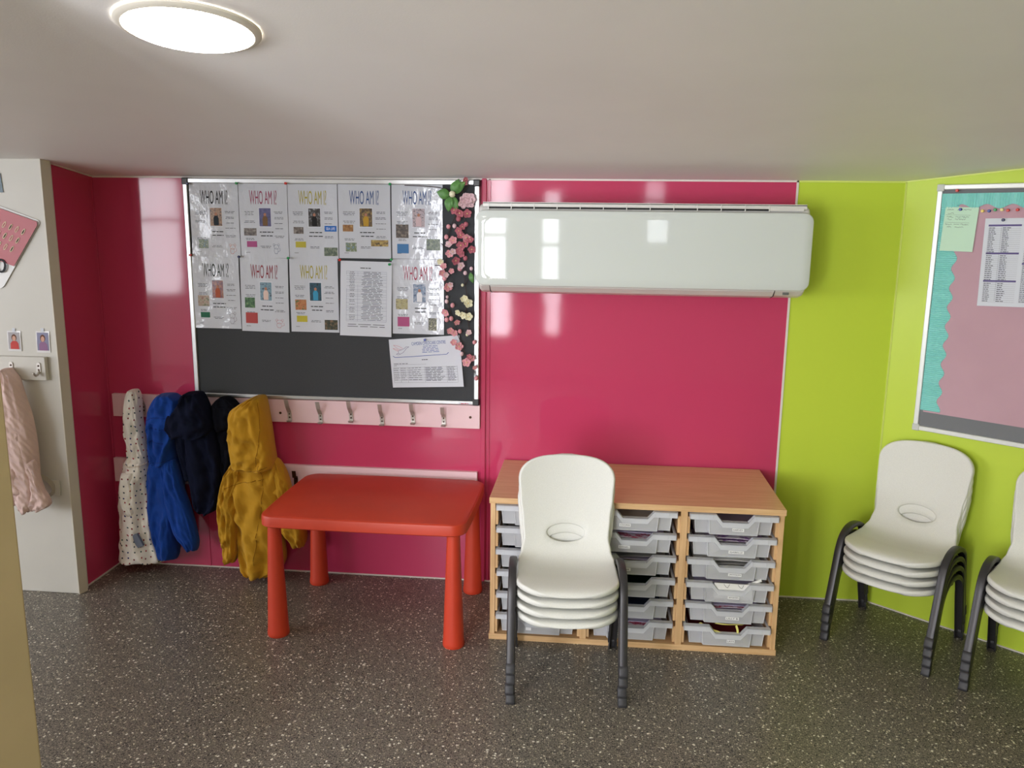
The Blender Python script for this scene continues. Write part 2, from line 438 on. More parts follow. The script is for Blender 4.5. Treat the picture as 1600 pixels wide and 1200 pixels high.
prism(bm, [p, p+e, p+e+h, p+h], q-p); struct('trim_13', bm, M_TRIM)
# foreground divider at the left edge
bm = bmesh.new()
a = Vector((-0.627, -2.0, 0)); b = Vector((-1.79, -4.95, 0)); t = (b-a).normalized(); nn = Vector((t.y, -t.x, 0))
if nn.x > 0: nn = -nn
pts = [a, b, b+nn*0.04, a+nn*0.04]
v0 = [bm.verts.new(p) for p in pts]; v1 = [bm.verts.new((p.x, p.y, zc(p.y)-0.004)) for p in pts]
bm.faces.new(v0[::-1]); bm.faces.new(v1)
for i in range(4): bm.faces.new((v0[i], v0[(i+1) % 4], v1[(i+1) % 4], v1[i]))
o = obj('divider_panel', bm, M_OLIVE, bevel=0.003)
tag(o, 'plain olive yellow upright divider panel cut off by the left foreground edge', 'panel')

# ------------------------------------------------------------------ downlights
M_LAMP = emis('lamp_diffuser', (1.0, 0.93, 0.80), 22.0)
M_RIMW = mat('white_lamp_rim', (214, 208, 196), 0.4)
def downlight(x, y, label):
    t = thing('ceiling_downlight', label, 'ceiling light', (x, y, zc(y)))
    t.rotation_euler = (-math.atan(SL), 0, 0)
    bm = bmesh.new()
    prof = [(0.142, -0.001), (0.142, -0.006), (0.136, -0.011), (0.128, -0.012), (0.1215, -0.007)]
    lathe(bm, prof, n=64, cap=False); obj('rim', bm, M_RIMW, t, auto=0.7)
    bm = bmesh.new(); lathe(bm, [(0.116, -0.017), (0.121, -0.0150), (0.1225, -0.0075)], n=64); obj('diffuser', bm, M_LAMP, t)
downlight(-0.40, -1.66, 'round glowing white ceiling downlight with pale rim')

# ------------------------------------------------------------------ left noticeboard
BY = -0.020   # front of felt
bt = thing('noticeboard', 'dark grey felt noticeboard in silver frame covered with question posters', 'noticeboard', (0, 0, 0))
obj('felt', BX(-1.252, -0.040, BY, 0.0, 0.806, 1.69), M_FELT, bt)
bm = bmesh.new()
x0, x1, z0, z1 = -1.262, -0.030, 0.790, 1.703
f = 0.020
for (a_, b_, c_, d_) in ((x0, x1, z1-f, z1), (x0, x1, z0, z0+f*0.8), (x0, x0+f, z0, z1), (x1-f, x1, z0, z1)):
    box(bm, a_, b_, BY-0.008, -0.001, c_, d_)
obj('frame', bm, M_ALU, bt, bevel=0.003)
for (a_, c_) in ((x0-0.002, z1-0.026), (x1-0.026, z1-0.026), (x1-0.026, z0-0.002)):
    obj('corner_cap', BX(a_, a_+0.028, BY-0.011, -0.001, c_, c_+0.028), M_BLACKP, bt, bevel=0.004)
sh = Sheet((-0.115, BY-0.0085, 0.799), (-0.062, BY-0.0085, 0.799), (-0.115, BY-0.0085, 0.793), (-0.062, BY-0.0085, 0.793), (0, -1, 0))
bm = bmesh.new(); sh.rect(bm, 0, 1, 0, 1, 0.0003, 0, 1); R3 = random.Random(3); sh.words(bm, 0.05, 0.95, 0.3, 0.45, R3, mi=1)
obj('maker_label', bm, [M_PAPER, flat((200, 40, 60))], bt)

PINC = {'red': (206, 52, 44), 'blue': (36, 60, 150), 'green': (30, 150, 80), 'navy': (26, 30, 80), 'yellow': (232, 200, 90), 'cream': (240, 226, 150), 'black': (28, 28, 34)}
pinm = {k: mat('pin_'+k, v, 0.2) for k, v in PINC.items()}
def pin(p, n, col, label, group=None):
    """push pin: waisted head on a short steel needle"""
    n = Vector(n).normalized(); p = Vector(p)
    t = thing('push_pin', label, 'push pin', p, 0, group)
    q = Vector((0, 0, 1)).rotation_difference(n); t.rotation_euler = q.to_euler()
    bm = bmesh.new(); lathe(bm, [(0.0045, 0.001), (0.0048, 0.002), (0.0026, 0.0035), (0.0026, 0.007), (0.0050, 0.0085), (0.0054, 0.010), (0.0045, 0.0112)], n=16)
    obj('head', bm, pinm[col], t, auto=0.8)
    bm = bmesh.new(); lathe(bm, [(0.0005, -0.004), (0.0005, 0.001)], n=6); obj('needle', bm, M_STEEL, t)

INK = flat((60, 62, 72)); INKB = flat((20, 20, 26))
INKG = flat((120, 122, 132))
def mute(c, k=0.28):
    g_ = sum(c)/3; return tuple(int((v*(1-k)+g_*k)*0.94) for v in c)
def poster(i, x0, x1, zt, zb, head, photo, swatch, pics, label, amp, drawing=None, sign=None, arch=0.15, fig=(40, 34, 40), dz=(0, 0, 0, 0)):
    rr = random.Random(50+i)
    y = BY-0.001
    s = Sheet((x0+dz[2], y, zt+dz[0]), (x1+dz[2], y, zt+dz[1]), (x0+dz[3], y, zb+dz[0]), (x1+dz[3], y, zb+dz[1]), (0, -1, 0), amp, i)
    t = thing('poster', label, 'poster', (0, 0, 0), 0, 'question posters on the grey noticeboard')
    s.paper('sheet', M_SLEEVE, t)
    bm = bmesh.new(); s.text(bm, 'WHO AM I?', 0.22, 0.78, 0.10, 0.275, arch=arch*0.3)
    obj('heading', bm, flat(mute(head)), t)
    # photo of a child: backdrop, body and head
    bm = bmesh.new()
    s.rect(bm, 0.395, 0.665, 0.318, 0.585, 0.0009, 0); s.rect(bm, 0.41, 0.65, 0.33, 0.573, 0.0011, 1)
    cx = 0.53
    s.poly(bm, [(cx-0.05, 0.565), (cx-0.055, 0.47), (cx-0.03, 0.435), (cx+0.03, 0.435), (cx+0.055, 0.47), (cx+0.05, 0.565)], 0.0016, 2)
    s.poly(bm, [(cx+0.028*math.cos(a), 0.415+0.022*math.sin(a)) for a in [k*PI/5 for k in range(10)]], 0.0017, 3)
    obj('photo', bm, [M_PAPER, photo, flat(fig), flat((176, 124, 100))], t)
    # text blocks
    bm = bmesh.new()
    for k, v in enumerate((0.645, 0.695)): s.words(bm, 0.40, 0.70, v, 0.012, rr, fill=0.95)
    obj('name_lines', bm, INKB, t)
    for vs_, u0, u1 in (((0.375, 0.395, 0.415), 0.07, 0.34), ((0.50, 0.52), 0.07, 0.34), ((0.735, 0.752), 0.09, 0.32), ((0.375, 0.393), 0.69, 0.94), ((0.45, 0.468), 0.69, 0.94),
                        ((0.53,), 0.69, 0.94), ((0.60,), 0.69, 0.94), ((0.70, 0.718), 0.69, 0.94), ((0.84, 0.858), 0.38, 0.66), ((0.925,), 0.09, 0.2)):
        bm = bmesh.new()
        for v in vs_: s.words(bm, u0, u1, v, 0.006, rr)
        obj('text_block', bm, INK, t)
    if swatch:
        bm = bmesh.new(); s.rect(bm, *swatch[1], 0.0011, 0); obj('colour_swatch', bm, flat(mute(swatch[0])), t)
    for m, r in pics:
        bm = bmesh.new(); s.rect(bm, *r, 0.0011, 0); obj('picture', bm, m, t)
    if drawing:
        bm = bmesh.new(); col, (dx, dy, w_, h_) = drawing
        def el(cx, cy, rx, ry):
            s.line(bm, [(cx+rx*math.cos(k*PI/6), cy+ry*math.sin(k*PI/6)) for k in range(13)], 0.0009)
        el(dx, dy, w_*0.32, h_*0.22); el(dx-w_*0.05, dy+h_*0.38, w_*0.26, h_*0.28); el(dx-w_*0.3, dy-h_*0.2, w_*0.12, h_*0.12); el(dx+w_*0.3, dy-h_*0.2, w_*0.12, h_*0.12)
        s.line(bm, [(dx+w_*0.2, dy+h_*0.5), (dx+w_*0.5, dy+h_*0.35), (dx+w_*0.45, dy+h_*0.1)], 0.001)
        s.line(bm, [(dx-w_*0.2, dy+h_*0.65), (dx+w_*0.15, dy+h_*0.66)], 0.001)
        obj('drawing', bm, flat(col), t)
    if sign:
        bm = bmesh.new(); s.rect(bm, *sign[1], 0.0011, 0)
        u0, u1, v0, v1 = sign[1]; s.text(bm, sign[0], u0+0.03, u1-0.03, v0+0.02, v1-0.02, 0.0014, 1)
        obj('picture', bm, [flat((28, 104, 190)), flat((240, 244, 250))], t)
    return s
PM = lambda n, *c: picture_mat('picture_'+n, [tuple(int((v*0.75+sum(k)/3*0.25)*0.9) for v in k) for k in c], 90)
pm_book = PM('brown', (60, 50, 46), (120, 104, 96), (170, 160, 150)); pm_green = PM('green', (30, 84, 36), (60, 130, 60), (120, 170, 90))
pm_food = PM('golden', (110, 60, 26), (190, 120, 50), (226, 180, 90)); pm_choc = PM('dark_brown', (30, 22, 18), (84, 66, 54), (150, 130, 110))
pm_car = PM('orange', (200, 90, 40), (232, 140, 70), (90, 130, 60)); pm_din = PM('dull_green', (70, 90, 96), (110, 130, 100), (160, 170, 150))
pm_ban = PM('grey_yellow', (170, 168, 160), (196, 184, 110), (120, 110, 80)); pm_flo = PM('reds', (180, 120, 100), (206, 180, 150), (120, 130, 80))
pm_wide = PM('gold_strip', (60, 54, 40), (190, 150, 60), (230, 200, 90)); pm_lion = PM('forest', (20, 40, 28), (70, 70, 40), (150, 110, 70))
pm_dog = PM('yellowish', (170, 170, 110), (80, 80, 60), (220, 214, 170)); pm_farm = PM('pale_green', (196, 206, 210), (130, 150, 96), (120, 160, 200))
ph = [PM('p1', (120, 70, 40), (196, 140, 90), (60, 40, 36)), PM('p2', (60, 60, 130), (80, 76, 150), (100, 90, 160)), PM('p3', (36, 30, 32), (70, 66, 66), (170, 180, 190)),
      PM('p4', (44, 32, 34), (120, 90, 50), (190, 150, 60)), PM('p5', (60, 66, 80), (200, 170, 180), (120, 130, 150)), PM('p6', (70, 60, 100), (170, 90, 90), (200, 130, 90)),
      PM('p7', (80, 130, 160), (120, 170, 196), (60, 80, 110)), PM('p8', (20, 40, 60), (20, 90, 120), (20, 60, 90)), PM('p9', (60, 70, 120), (120, 150, 190), (200, 200, 220))]
SW = (0.13, 0.34, 0.775, 0.855)
poster(1, -1.236, -1.028, 1.683, 1.384, (22, 22, 26), ph[0], None, [(pm_farm, (0.14, 0.34, 0.76, 0.88))], 'question poster with black heading, top left corner of the noticeboard', 0.006, ((200, 120, 90), (0.84, 0.86, 0.16, 0.14)), fig=(30, 40, 50))
poster(2, -1.026, -0.821, 1.684, 1.384, (196, 64, 110), ph[1], ((206, 72, 150), SW), [(pm_book, (0.08, 0.34, 0.60, 0.70))], 'question poster with pink heading, second from left in top row', 0.003, ((90, 110, 140), (0.74, 0.85, 0.16, 0.14)), fig=(120, 90, 60))
poster(3, -0.819, -0.612, 1.685, 1.385, (206, 190, 40), ph[2], ((222, 206, 40), SW), [(pm_book, (0.10, 0.30, 0.58, 0.67)), (pm_din, (0.71, 0.98, 0.85, 0.965))], 'question poster with yellow heading and small blue sign, middle of top row', 0.003, None, ('SEA LIFE', (0.73, 0.97, 0.56, 0.635)), fig=(20, 16, 18))
poster(4, -0.609, -0.393, 1.687, 1.388, (40, 84, 170), ph[3], None, [(pm_food, (0.08, 0.28, 0.55, 0.64)), (pm_farm, (0.13, 0.34, 0.79, 0.91)), (pm_wide, (0.62, 0.95, 0.75, 0.835))], 'question poster with blue heading and yellow clad child photo, fourth in top row', 0.003, fig=(190, 150, 50))
poster(5, -0.388, -0.180, 1.688, 1.389, (40, 84, 170), ph[4], ((56, 130, 206), (0.10, 0.33, 0.80, 0.925)), [(pm_choc, (0.08, 0.33, 0.54, 0.72)), (pm_din, (0.68, 0.95, 0.73, 0.88))], 'question poster with blue heading beside the blossom garland, end of top row', 0.003, fig=(206, 180, 184))
poster(6, -1.242, -1.040, 1.386, 1.086, (44, 60, 56), ph[5], ((30, 130, 90), (0.13, 0.33, 0.775, 0.85)), [(pm_flo, (0.09, 0.33, 0.54, 0.69))], 'crinkled question poster with glare and green swatch, bottom left of the posters', 0.006, ((110, 100, 116), (0.82, 0.82, 0.18, 0.17)), fig=(180, 90, 60))
poster(7, -1.034, -0.829, 1.386, 1.078, (186, 40, 60), ph[6], ((220, 66, 62), (0.09, 0.34, 0.745, 0.89)), [(pm_green, (0.08, 0.29, 0.54, 0.68))], 'question poster with red heading and red swatch, second in bottom row', 0.003, ((190, 110, 120), (0.80, 0.86, 0.20, 0.12)), fig=(226, 200, 190), dz=(0, -0.003, 0, -0.004))
poster(8, -0.823, -0.618, 1.386, 1.080, (206, 190, 40), ph[7], ((226, 208, 30), (0.12, 0.34, 0.78, 0.865)), [(pm_car, (0.10, 0.33, 0.56, 0.70)), (pm_lion, (0.70, 0.97, 0.83, 0.965))], 'question poster with yellow heading and carrot picture, third in bottom row', 0.003, fig=(60, 150, 190))
poster(9, -0.391, -0.176, 1.388, 1.082, (206, 60, 96), ph[8], ((206, 72, 140), (0.10, 0.33, 0.77, 0.90)), [(pm_ban, (0.07, 0.30, 0.53, 0.67)), (pm_dog, (0.70, 0.86, 0.78, 0.945))], 'question poster with pink heading below the last blue headed one', 0.003, fig=(230, 230, 236))
# schedule
rr = random.Random(8)
s = Sheet((-0.603, BY-0.006, 1.378), (-0.389, BY-0.006, 1.375), (-0.614, BY-0.006, 1.070), (-0.396, BY-0.006, 1.067), (0, -1, 0), 0.003, 20)
t = thing('schedule_sheet', 'white printed daily schedule sheet with ruled table among the posters', 'paper sheet')
s.paper('sheet', M_PAPER, t)
bm = bmesh.new(); s.words(bm, 0.36, 0.62, 0.085, 0.010, rr, fill=0.98); obj('heading', bm, INKB, t)
bm = bmesh.new()
hs = [0.135, 0.16, 0.195, 0.225, 0.245, 0.28, 0.33, 0.38, 0.40, 0.44, 0.465, 0.505, 0.555, 0.60, 0.62, 0.655, 0.72, 0.78, 0.80]
for v in hs: s.line(bm, [(0.12, v), (0.5, v), (0.90, v)], 0.0006)
for u in (0.12, 0.34, 0.90): s.line(bm, [(u, 0.135), (u, 0.45), (u, 0.80)], 0.0006)
obj('table_lines', bm, flat((110, 116, 150)), t)
bm = bmesh.new()
v = 0.142
while v < 0.79:
    if R.random() < 0.8: s.words(bm, 0.16, 0.30, v, 0.006, rr)
    s.words(bm, 0.38, 0.86, v, 0.006, rr, fill=0.9); v += 0.0205
for v in (0.84, 0.868): s.words(bm, 0.12, 0.90, v, 0.007, rr, fill=1.0)
obj('small_print', bm, INK, t)
# medical style sheet
s = Sheet((-0.408, BY-0.004, 1.056), (-0.112, BY-0.004, 1.082), (-0.392, BY-0.004, 0.855), (-0.092, BY-0.004, 0.868), (0, -1, 0), 0.004, 31, 0.004)
t = thing('table_form', 'white landscape form with bird drawing and blue letterhead, pinned lower right', 'paper sheet')
s.paper('sheet', M_PAPER, t)
bm = bmesh.new(); s.text(bm, 'CAMDEN CHILDCARE CENTRE', 0.32, 0.80, 0.08, 0.145); obj('letterhead', bm, flat((90, 110, 170)), t)
bm = bmesh.new()
for v in (0.17, 0.20, 0.23, 0.26, 0.29): s.words(bm, 0.44, 0.72, v, 0.010, rr, fill=0.9)
s.line(bm, [(0.04, 0.345), (0.07, 0.375), (0.3, 0.372), (0.55, 0.362), (0.80, 0.355), (0.83, 0.32)], 0.0022)
obj('letterhead_lines', bm, flat((70, 90, 170)), t)
bm = bmesh.new()   # flying bird in outline
s.line(bm, [(0.28, 0.17), (0.24, 0.165), (0.21, 0.20), (0.17, 0.225), (0.13, 0.235), (0.12, 0.29), (0.15, 0.31), (0.19, 0.28), (0.22, 0.235), (0.24, 0.20), (0.28, 0.17)], 0.0013)
s.line(bm, [(0.17, 0.225), (0.12, 0.20), (0.08, 0.15), (0.06, 0.12), (0.10, 0.13), (0.15, 0.16), (0.19, 0.20)], 0.0013, mi=1)
s.line(bm, [(0.13, 0.235), (0.09, 0.20), (0.05, 0.185), (0.08, 0.22), (0.12, 0.25)], 0.0013, mi=1)
s.line(bm, [(0.12, 0.29), (0.09, 0.31), (0.12, 0.32), (0.15, 0.31)], 0.0013)
obj('bird_drawing', bm, [flat((120, 110, 150)), flat((210, 130, 140))], t)
bm = bmesh.new()
s.words(bm, 0.44, 0.53, 0.435, 0.016, rr, fill=1)
s.words(bm, 0.04, 0.24, 0.505, 0.012, rr, center=False, fill=1); s.line(bm, [(0.05, 0.53), (0.5, 0.535)], 0.0006); s.words(bm, 0.04, 0.09, 0.545, 0.010, rr, center=False, fill=1)
for k in range(7):
    v = 0.585+0.052*k; s.line(bm, [(0.03, v), (0.5, v+0.01), (0.93, v+0.015)], 0.0006)
for u in (0.03, 0.13, 0.23, 0.47, 0.78, 0.93): s.line(bm, [(u, 0.585), (u, 0.90)], 0.0006)
for u0, u1 in ((0.035, 0.12), (0.135, 0.22), (0.24, 0.46), (0.48, 0.77), (0.79, 0.92)):
    v = 0.60
    while v < 0.88: s.words(bm, u0, u1, v, 0.010, rr, center=False, fill=0.95); v += 0.026 if u0 > 0.4 else 0.04
obj('table_print', bm, flat((90, 90, 104)), t)
NB = (0, -1, 0)
for x, z, c, wh in ((-1.236, 1.680, 'navy', 'at the top left corner of the grey noticeboard'), (-1.027, 1.683, 'green', 'between the first and second top row posters'), (-0.820, 1.684, 'red', 'between the second and third top row posters'),
                (-0.390, 1.684, 'green', 'between the two blue headed posters at their top'), (-1.241, 1.391, 'red', 'at the left edge between the two poster rows'), (-1.031, 1.387, 'navy', 'where the first two bottom row posters meet'),
                (-0.821, 1.385, 'green', 'above the yellow headed bottom row poster'), (-0.604, 1.381, 'red', 'at the top left corner of the schedule sheet'), (-0.389, 1.386, 'green', 'at the top left corner of the last pink poster'),
                (-0.397, 1.366, 'green', 'at the top right corner of the schedule sheet'), (-0.253, 1.060, 'blue', 'holding the form with the bird drawing')):
    pin((x, BY-0.010, z), NB, c, '%s push pin %s' % (c, wh), 'push pins on the grey noticeboard')

# ------------------------------------------------------------------ blossom garland
g = thing('flower_garland', 'artificial pink blossom garland with green leaves hanging on the noticeboard', 'flower garland', (0, 0, 0))
M_STEM = mat('dark_stem', (58, 40, 36), 0.7)
M_LEAF = mat('green_leaf', (92, 142, 74), 0.45, vary=0.25, vscale=40)
pet = {'rose': mat('rose_petal', (178, 98, 110), 0.6, vary=0.15, vscale=60), 'pink': mat('pink_petal', (222, 156, 164), 0.6, vary=0.12, vscale=60),
       'pale': mat('pale_petal', (226, 194, 200), 0.6, vary=0.1, vscale=60), 'cream': mat('cream_petal', (228, 224, 190), 0.6, vary=0.1, vscale=60)}
M_CENT = mat('flower_centre', (236, 214, 150), 0.6)
def gx(px): return -0.030-(750-px)*0.00272      # spacing on the board, metres
def gz(py): return 1.703-(py-279)*0.002574
GY = BY-0.016
stems = [[(700, 292), (722, 300), (735, 286)], [(722, 300), (716, 330), (708, 352), (703, 385), (700, 430), (704, 470), (712, 500), (722, 528), (733, 556), (742, 572), (747, 592)],
         [(722, 300), (728, 340), (730, 380), (728, 420), (733, 462), (731, 480), (738, 520), (744, 535)], [(708, 352), (702, 365)], [(716, 330), (714, 350)],
         [(730, 440), (740, 415)], [(704, 470), (698, 440)], [(712, 500), (721, 495)], [(700, 430), (694, 412), (684, 410)], [(736, 500), (730, 480)], [(742, 572), (745, 580)], [(728, 390), (741, 385)],
         [(702, 385), (694, 376)], [(640, 288), (690, 291), (712, 300)]]
for q in stems:
    bm = bmesh.new()
    P = catmull([(gx(a), GY-0.004+0.004*math.sin(a), gz(b)) for a, b in q], 6*len(q))
    tube(bm, P, 0.0016, 6); obj('stem', bm, M_STEM, g, smooth=True)
rg = random.Random(11)
def leaf(px, py, L, ang, wd=0.4):
    bm = bmesh.new(); n = 8; ca, sa = math.cos(ang), math.sin(ang); rows = []
    for i in range(n+1):
        t_ = i/n; w_ = L*wd*math.sin(PI*t_**0.8)*0.5+0.0004
        rows.append([bm.verts.new((gx(px)+ca*L*t_-sa*w_*k, GY-0.012-0.010*math.sin(PI*t_)-0.004*abs(k), gz(py)+sa*L*t_+ca*w_*k)) for k in (-1, 0, 1)])
    for a_, b_ in zip(rows, rows[1:]):
        for k in (0, 1): bm.faces.new((a_[k], a_[k+1], b_[k+1], b_[k]))
    o = obj('leaf', bm, M_LEAF, g, smooth=True)
    so = o.modifiers.new('thick', 'SOLIDIFY'); so.thickness = 0.001
leaf(712, 300, 0.062, 1.15, 0.62); leaf(709, 299, 0.075, 0.62, 0.55); leaf(708, 303, 0.055, 2.9, 0.75); leaf(709, 304, 0.062, -1.75, 0.6); leaf(712, 304, 0.060, -1.25, 0.5)
leaf(738, 420, 0.045, -1.3, 0.45)
def blossom(px, py, r, col, tilt=0.5, cent=True):
    bm = bmesh.new(); c = Vector((gx(px), GY-0.012-rg.random()*0.008, gz(py)))
    ax = Vector((rg.uniform(-tilt, tilt), -1, rg.uniform(-tilt, tilt))).normalized()
    u = ax.orthogonal().normalized(); v = ax.cross(u); a0 = rg.uniform(0, 6.28)
    for k in range(5):
        a_ = a0+k*2*PI/5; rad = u*math.cos(a_)+v*math.sin(a_); tg = -u*math.sin(a_)+v*math.cos(a_)
        rows = []
        for i in range(6):
            t_ = i/5; w_ = r*0.52*math.sin(PI*(0.12+0.80*t_))**0.8
            rows.append([bm.verts.new(c+rad*r*t_+tg*w_*m_+ax*(r*0.30*t_*t_+r*0.12*abs(m_)-0.001)) for m_ in (-1, -0.5, 0, 0.5, 1)])
        for p_, q_ in zip(rows, rows[1:]):
            for m_ in range(4): bm.faces.new((p_[m_], p_[m_+1], q_[m_+1], q_[m_]))
    o = obj('blossom', bm, pet[col], g, smooth=True)
    so = o.modifiers.new('thick', 'SOLIDIFY'); so.thickness = 0.0008
    if cent:
        bm = bmesh.new(); bmesh.ops.create_icosphere(bm, subdivisions=1, radius=r*0.16, matrix=Matrix.Translation(c+ax*r*0.12)); obj('flower_centre', bm, M_CENT, o)
def bud(px, py, r, col):
    bm = bmesh.new(); bmesh.ops.create_uvsphere(bm, u_segments=12, v_segments=8, radius=r, matrix=Matrix.Translation((gx(px), GY-0.010, gz(py))) @ Matrix.Diagonal((1, 1, 1.15, 1)))
    obj('bud', bm, pet[col], g, smooth=True)
# big pale rose: overlapping cupped petals
for k, (dx, dy, r_) in enumerate(((0, 0, 0.026), (5, -3, 0.024), (-4, 4, 0.024), (4, 5, 0.022), (0, 1, 0.017))):
    blossom(732+dx, 309+dy, r_, 'pale', 0.7, False)
for px, py, r_, c_ in ((714, 325, .017, 'rose'), (722, 329, .019, 'rose'), (733, 330, .018, 'rose'), (729, 284, .012, 'rose'), (731, 279, .010, 'rose'),
                       (721, 356, .016, 'rose'), (724, 363, .016, 'rose'), (732, 366, .017, 'pink'), (738, 370, .015, 'rose'), (712, 371, .017, 'pink'), (706, 377, .015, 'pale'),
                       (724, 378, .019, 'rose'), (731, 376, .016, 'rose'), (740, 384, .017, 'rose'), (707, 391, .017, 'pink'), (712, 388, .014, 'pale'), (722, 387, .017, 'rose'), (716, 402, .018, 'rose'),
                       (725, 391, .015, 'rose'), (693, 404, .014, 'cream'), (698, 411, .014, 'pink'), (696, 421, .015, 'pink'), (702, 424, .012, 'pale'), (724, 409, .015, 'pale'), (710, 418, .012, 'pink'),
                       (704, 443, .019, 'pink'), (708, 440, .012, 'pale'), (728, 461, .015, 'cream'), (735, 468, .019, 'cream'), (731, 459, .014, 'cream'), (720, 483, .014, 'cream'), (728, 487, .016, 'cream'), (736, 489, .017, 'cream'),
                       (701, 483, .018, 'pink'), (718, 498, .013, 'pink'), (708, 512, .015, 'pink'), (714, 516, .014, 'pink'), (736, 514, .012, 'pale'), (713, 531, .014, 'pink'), (721, 537, .018, 'pink'),
                       (733, 562, .019, 'pink'), (740, 556, .015, 'pink'), (737, 553, .012, 'rose'), (745, 570, .010, 'pink'), (726, 350, .013, 'rose')):
    blossom(px, py, r_, c_)
for px, py, r_, c_ in ((720, 338, .010, 'rose'), (731, 346, .009, 'rose'), (705, 350, .0085, 'pink'), (714, 349, .0085, 'pale'), (702, 366, .009, 'pink'), (739, 414, .007, 'pale'), (730, 398, .009, 'rose'), (722, 414, .010, 'pink'),
                       (699, 430, .009, 'pink'), (703, 459, .006, 'pale'), (702, 466, .008, 'pale'), (711, 472, .009, 'pink'), (702, 495, .009, 'pink'), (709, 493, .009, 'pink'), (722, 513, .008, 'pink'),
                       (744, 530, .008, 'pink'), (725, 549, .008, 'pale'), (747, 588, .0085, 'pink'), (730, 421, .008, 'pale'), (733, 518, .006, 'cream'), (726, 440, .006, 'cream')):
    bud(px, py, r_, c_)
bm = bmesh.new(); bmesh.ops.create_uvsphere(bm, u_segments=16, v_segments=10, radius=0.013, matrix=Matrix.Translation((gx(712), GY-0.028, gz(301))))
M_BERRY = mat('bee_like_bauble', (236, 232, 200), 0.3)
o = obj('bauble', bm, M_BERRY, g, smooth=True)
bm = bmesh.new(); tube(bm, [(gx(712)+0.0135*math.cos(a_), GY-0.030-0.004*math.sin(a_), gz(301)-0.003+0.006*math.sin(a_)) for a_ in [PI*k/8 for k in range(9)]], 0.0022, 6); obj('dark_band', bm, M_BLACKP, o)

# ------------------------------------------------------------------ coat rails on the back wall
def coat_rail(x0, x1, z0, z1, label, hooks, hm, screws):
    t = thing('coat_rail', label, 'coat rail', (0, 0, 0), 0)
    obj('board', BX(x0, x1, -0.020, -0.0005, z0, z1), M_RAIL, t, bevel=0.0015)
    for x, z in screws:
        bm = bmesh.new(); lathe(bm, [(0.0055, 0), (0.0055, 0.001), (0.003, 0.0028)], n=14)
        o = obj('screw', bm, M_BRONZE, t); o.rotation_euler = (PI/2, 0, 0); o.location = (x, -0.020, z)
    for h_ in hooks:
        flat_hook(t, *h_, hm)
    return t
def flat_hook(t, x, zb, ztip, slant, hm):
    """flat bent strip hook: screwed plate, upper arm rising outwards, small lower lip"""
    P = [(0.000, -0.050, ztip+0.001), (0, -0.0455, ztip-0.016), (0, -0.0405, ztip-0.031), (0, -0.030, zb+0.050), (0, -0.0245, zb+0.041), (0, -0.023, zb+0.034), (0, -0.023, zb+0.012),
         (0, -0.026, zb+0.004), (0, -0.033, zb), (0, -0.040, zb+0.002), (0, -0.044, zb+0.008)]
    P = catmull(P, 40); bm = bmesh.new(); wd = 0.0085; th = 0.0022
    rings = []
    for i, p in enumerate(P):
        a_ = Vector(P[max(i-1, 0)]); b_ = Vector(P[min(i+1, len(P)-1)]); tt = (b_-a_).normalized(); n_ = Vector((1, 0, 0)).cross(tt)
        c = Vector(p)+Vector((x+slant*(p[2]-zb), 0, 0))
        rings.append([bm.verts.new(c+Vector((sx*wd, 0, 0))+n_*sy*th/2) for sx, sy in ((-1, -1), (1, -1), (1, 1), (-1, 1))])
    for r0, r1 in zip(rings, rings[1:]):
        for i in range(4): bm.faces.new((r0[i], r0[(i+1) % 4], r1[(i+1) % 4], r1[i]))
    bm.faces.new(rings[0][::-1]); bm.faces.new(rings[-1])
    o = obj('hook', bm, hm, t, auto=0.7)
    bm = bmesh.new()
    for zz in (zb+0.018, zb+0.033):
        bmesh.ops.create_uvsphere(bm, u_segments=10, v_segments=6, radius=0.0035, matrix=Matrix.Translation((x+slant*(zz-zb), -0.0245, zz)))
    obj('rivet', bm, M_BRONZE, o, smooth=True)
hk = [(-0.845, 0.692, 0.790, -0.06), (-0.709, 0.688, 0.785, -0.06), (-0.576, 0.699, 0.793, -0.05), (-0.442, 0.689, 0.783, -0.05), (-0.309, 0.700, 0.790, -0.04), (-0.178, 0.696, 0.780, -0.03),
      (-0.955, 0.692, 0.790, 0), (-1.105, 0.690, 0.785, 0), (-1.225, 0.700, 0.800, 0), (-1.350, 0.692, 0.790, 0), (-1.500, 0.700, 0.800, 0)]
coat_rail(-1.645, -0.026, 0.687, 0.787, 'upper pale pink coat rail with steel hooks below the noticeboard', hk, M_STEEL, ((-0.888, 0.727), (-0.066, 0.736)))
coat_rail(-1.661, -0.036, 0.389, 0.497, 'lower pale pink coat rail behind the coats and red table', [(-0.83, 0.40, 0.478, 0.02), (-1.225, 0.395, 0.478, 0), (-1.5, 0.40, 0.478, 0)], M_BRONZE, ())

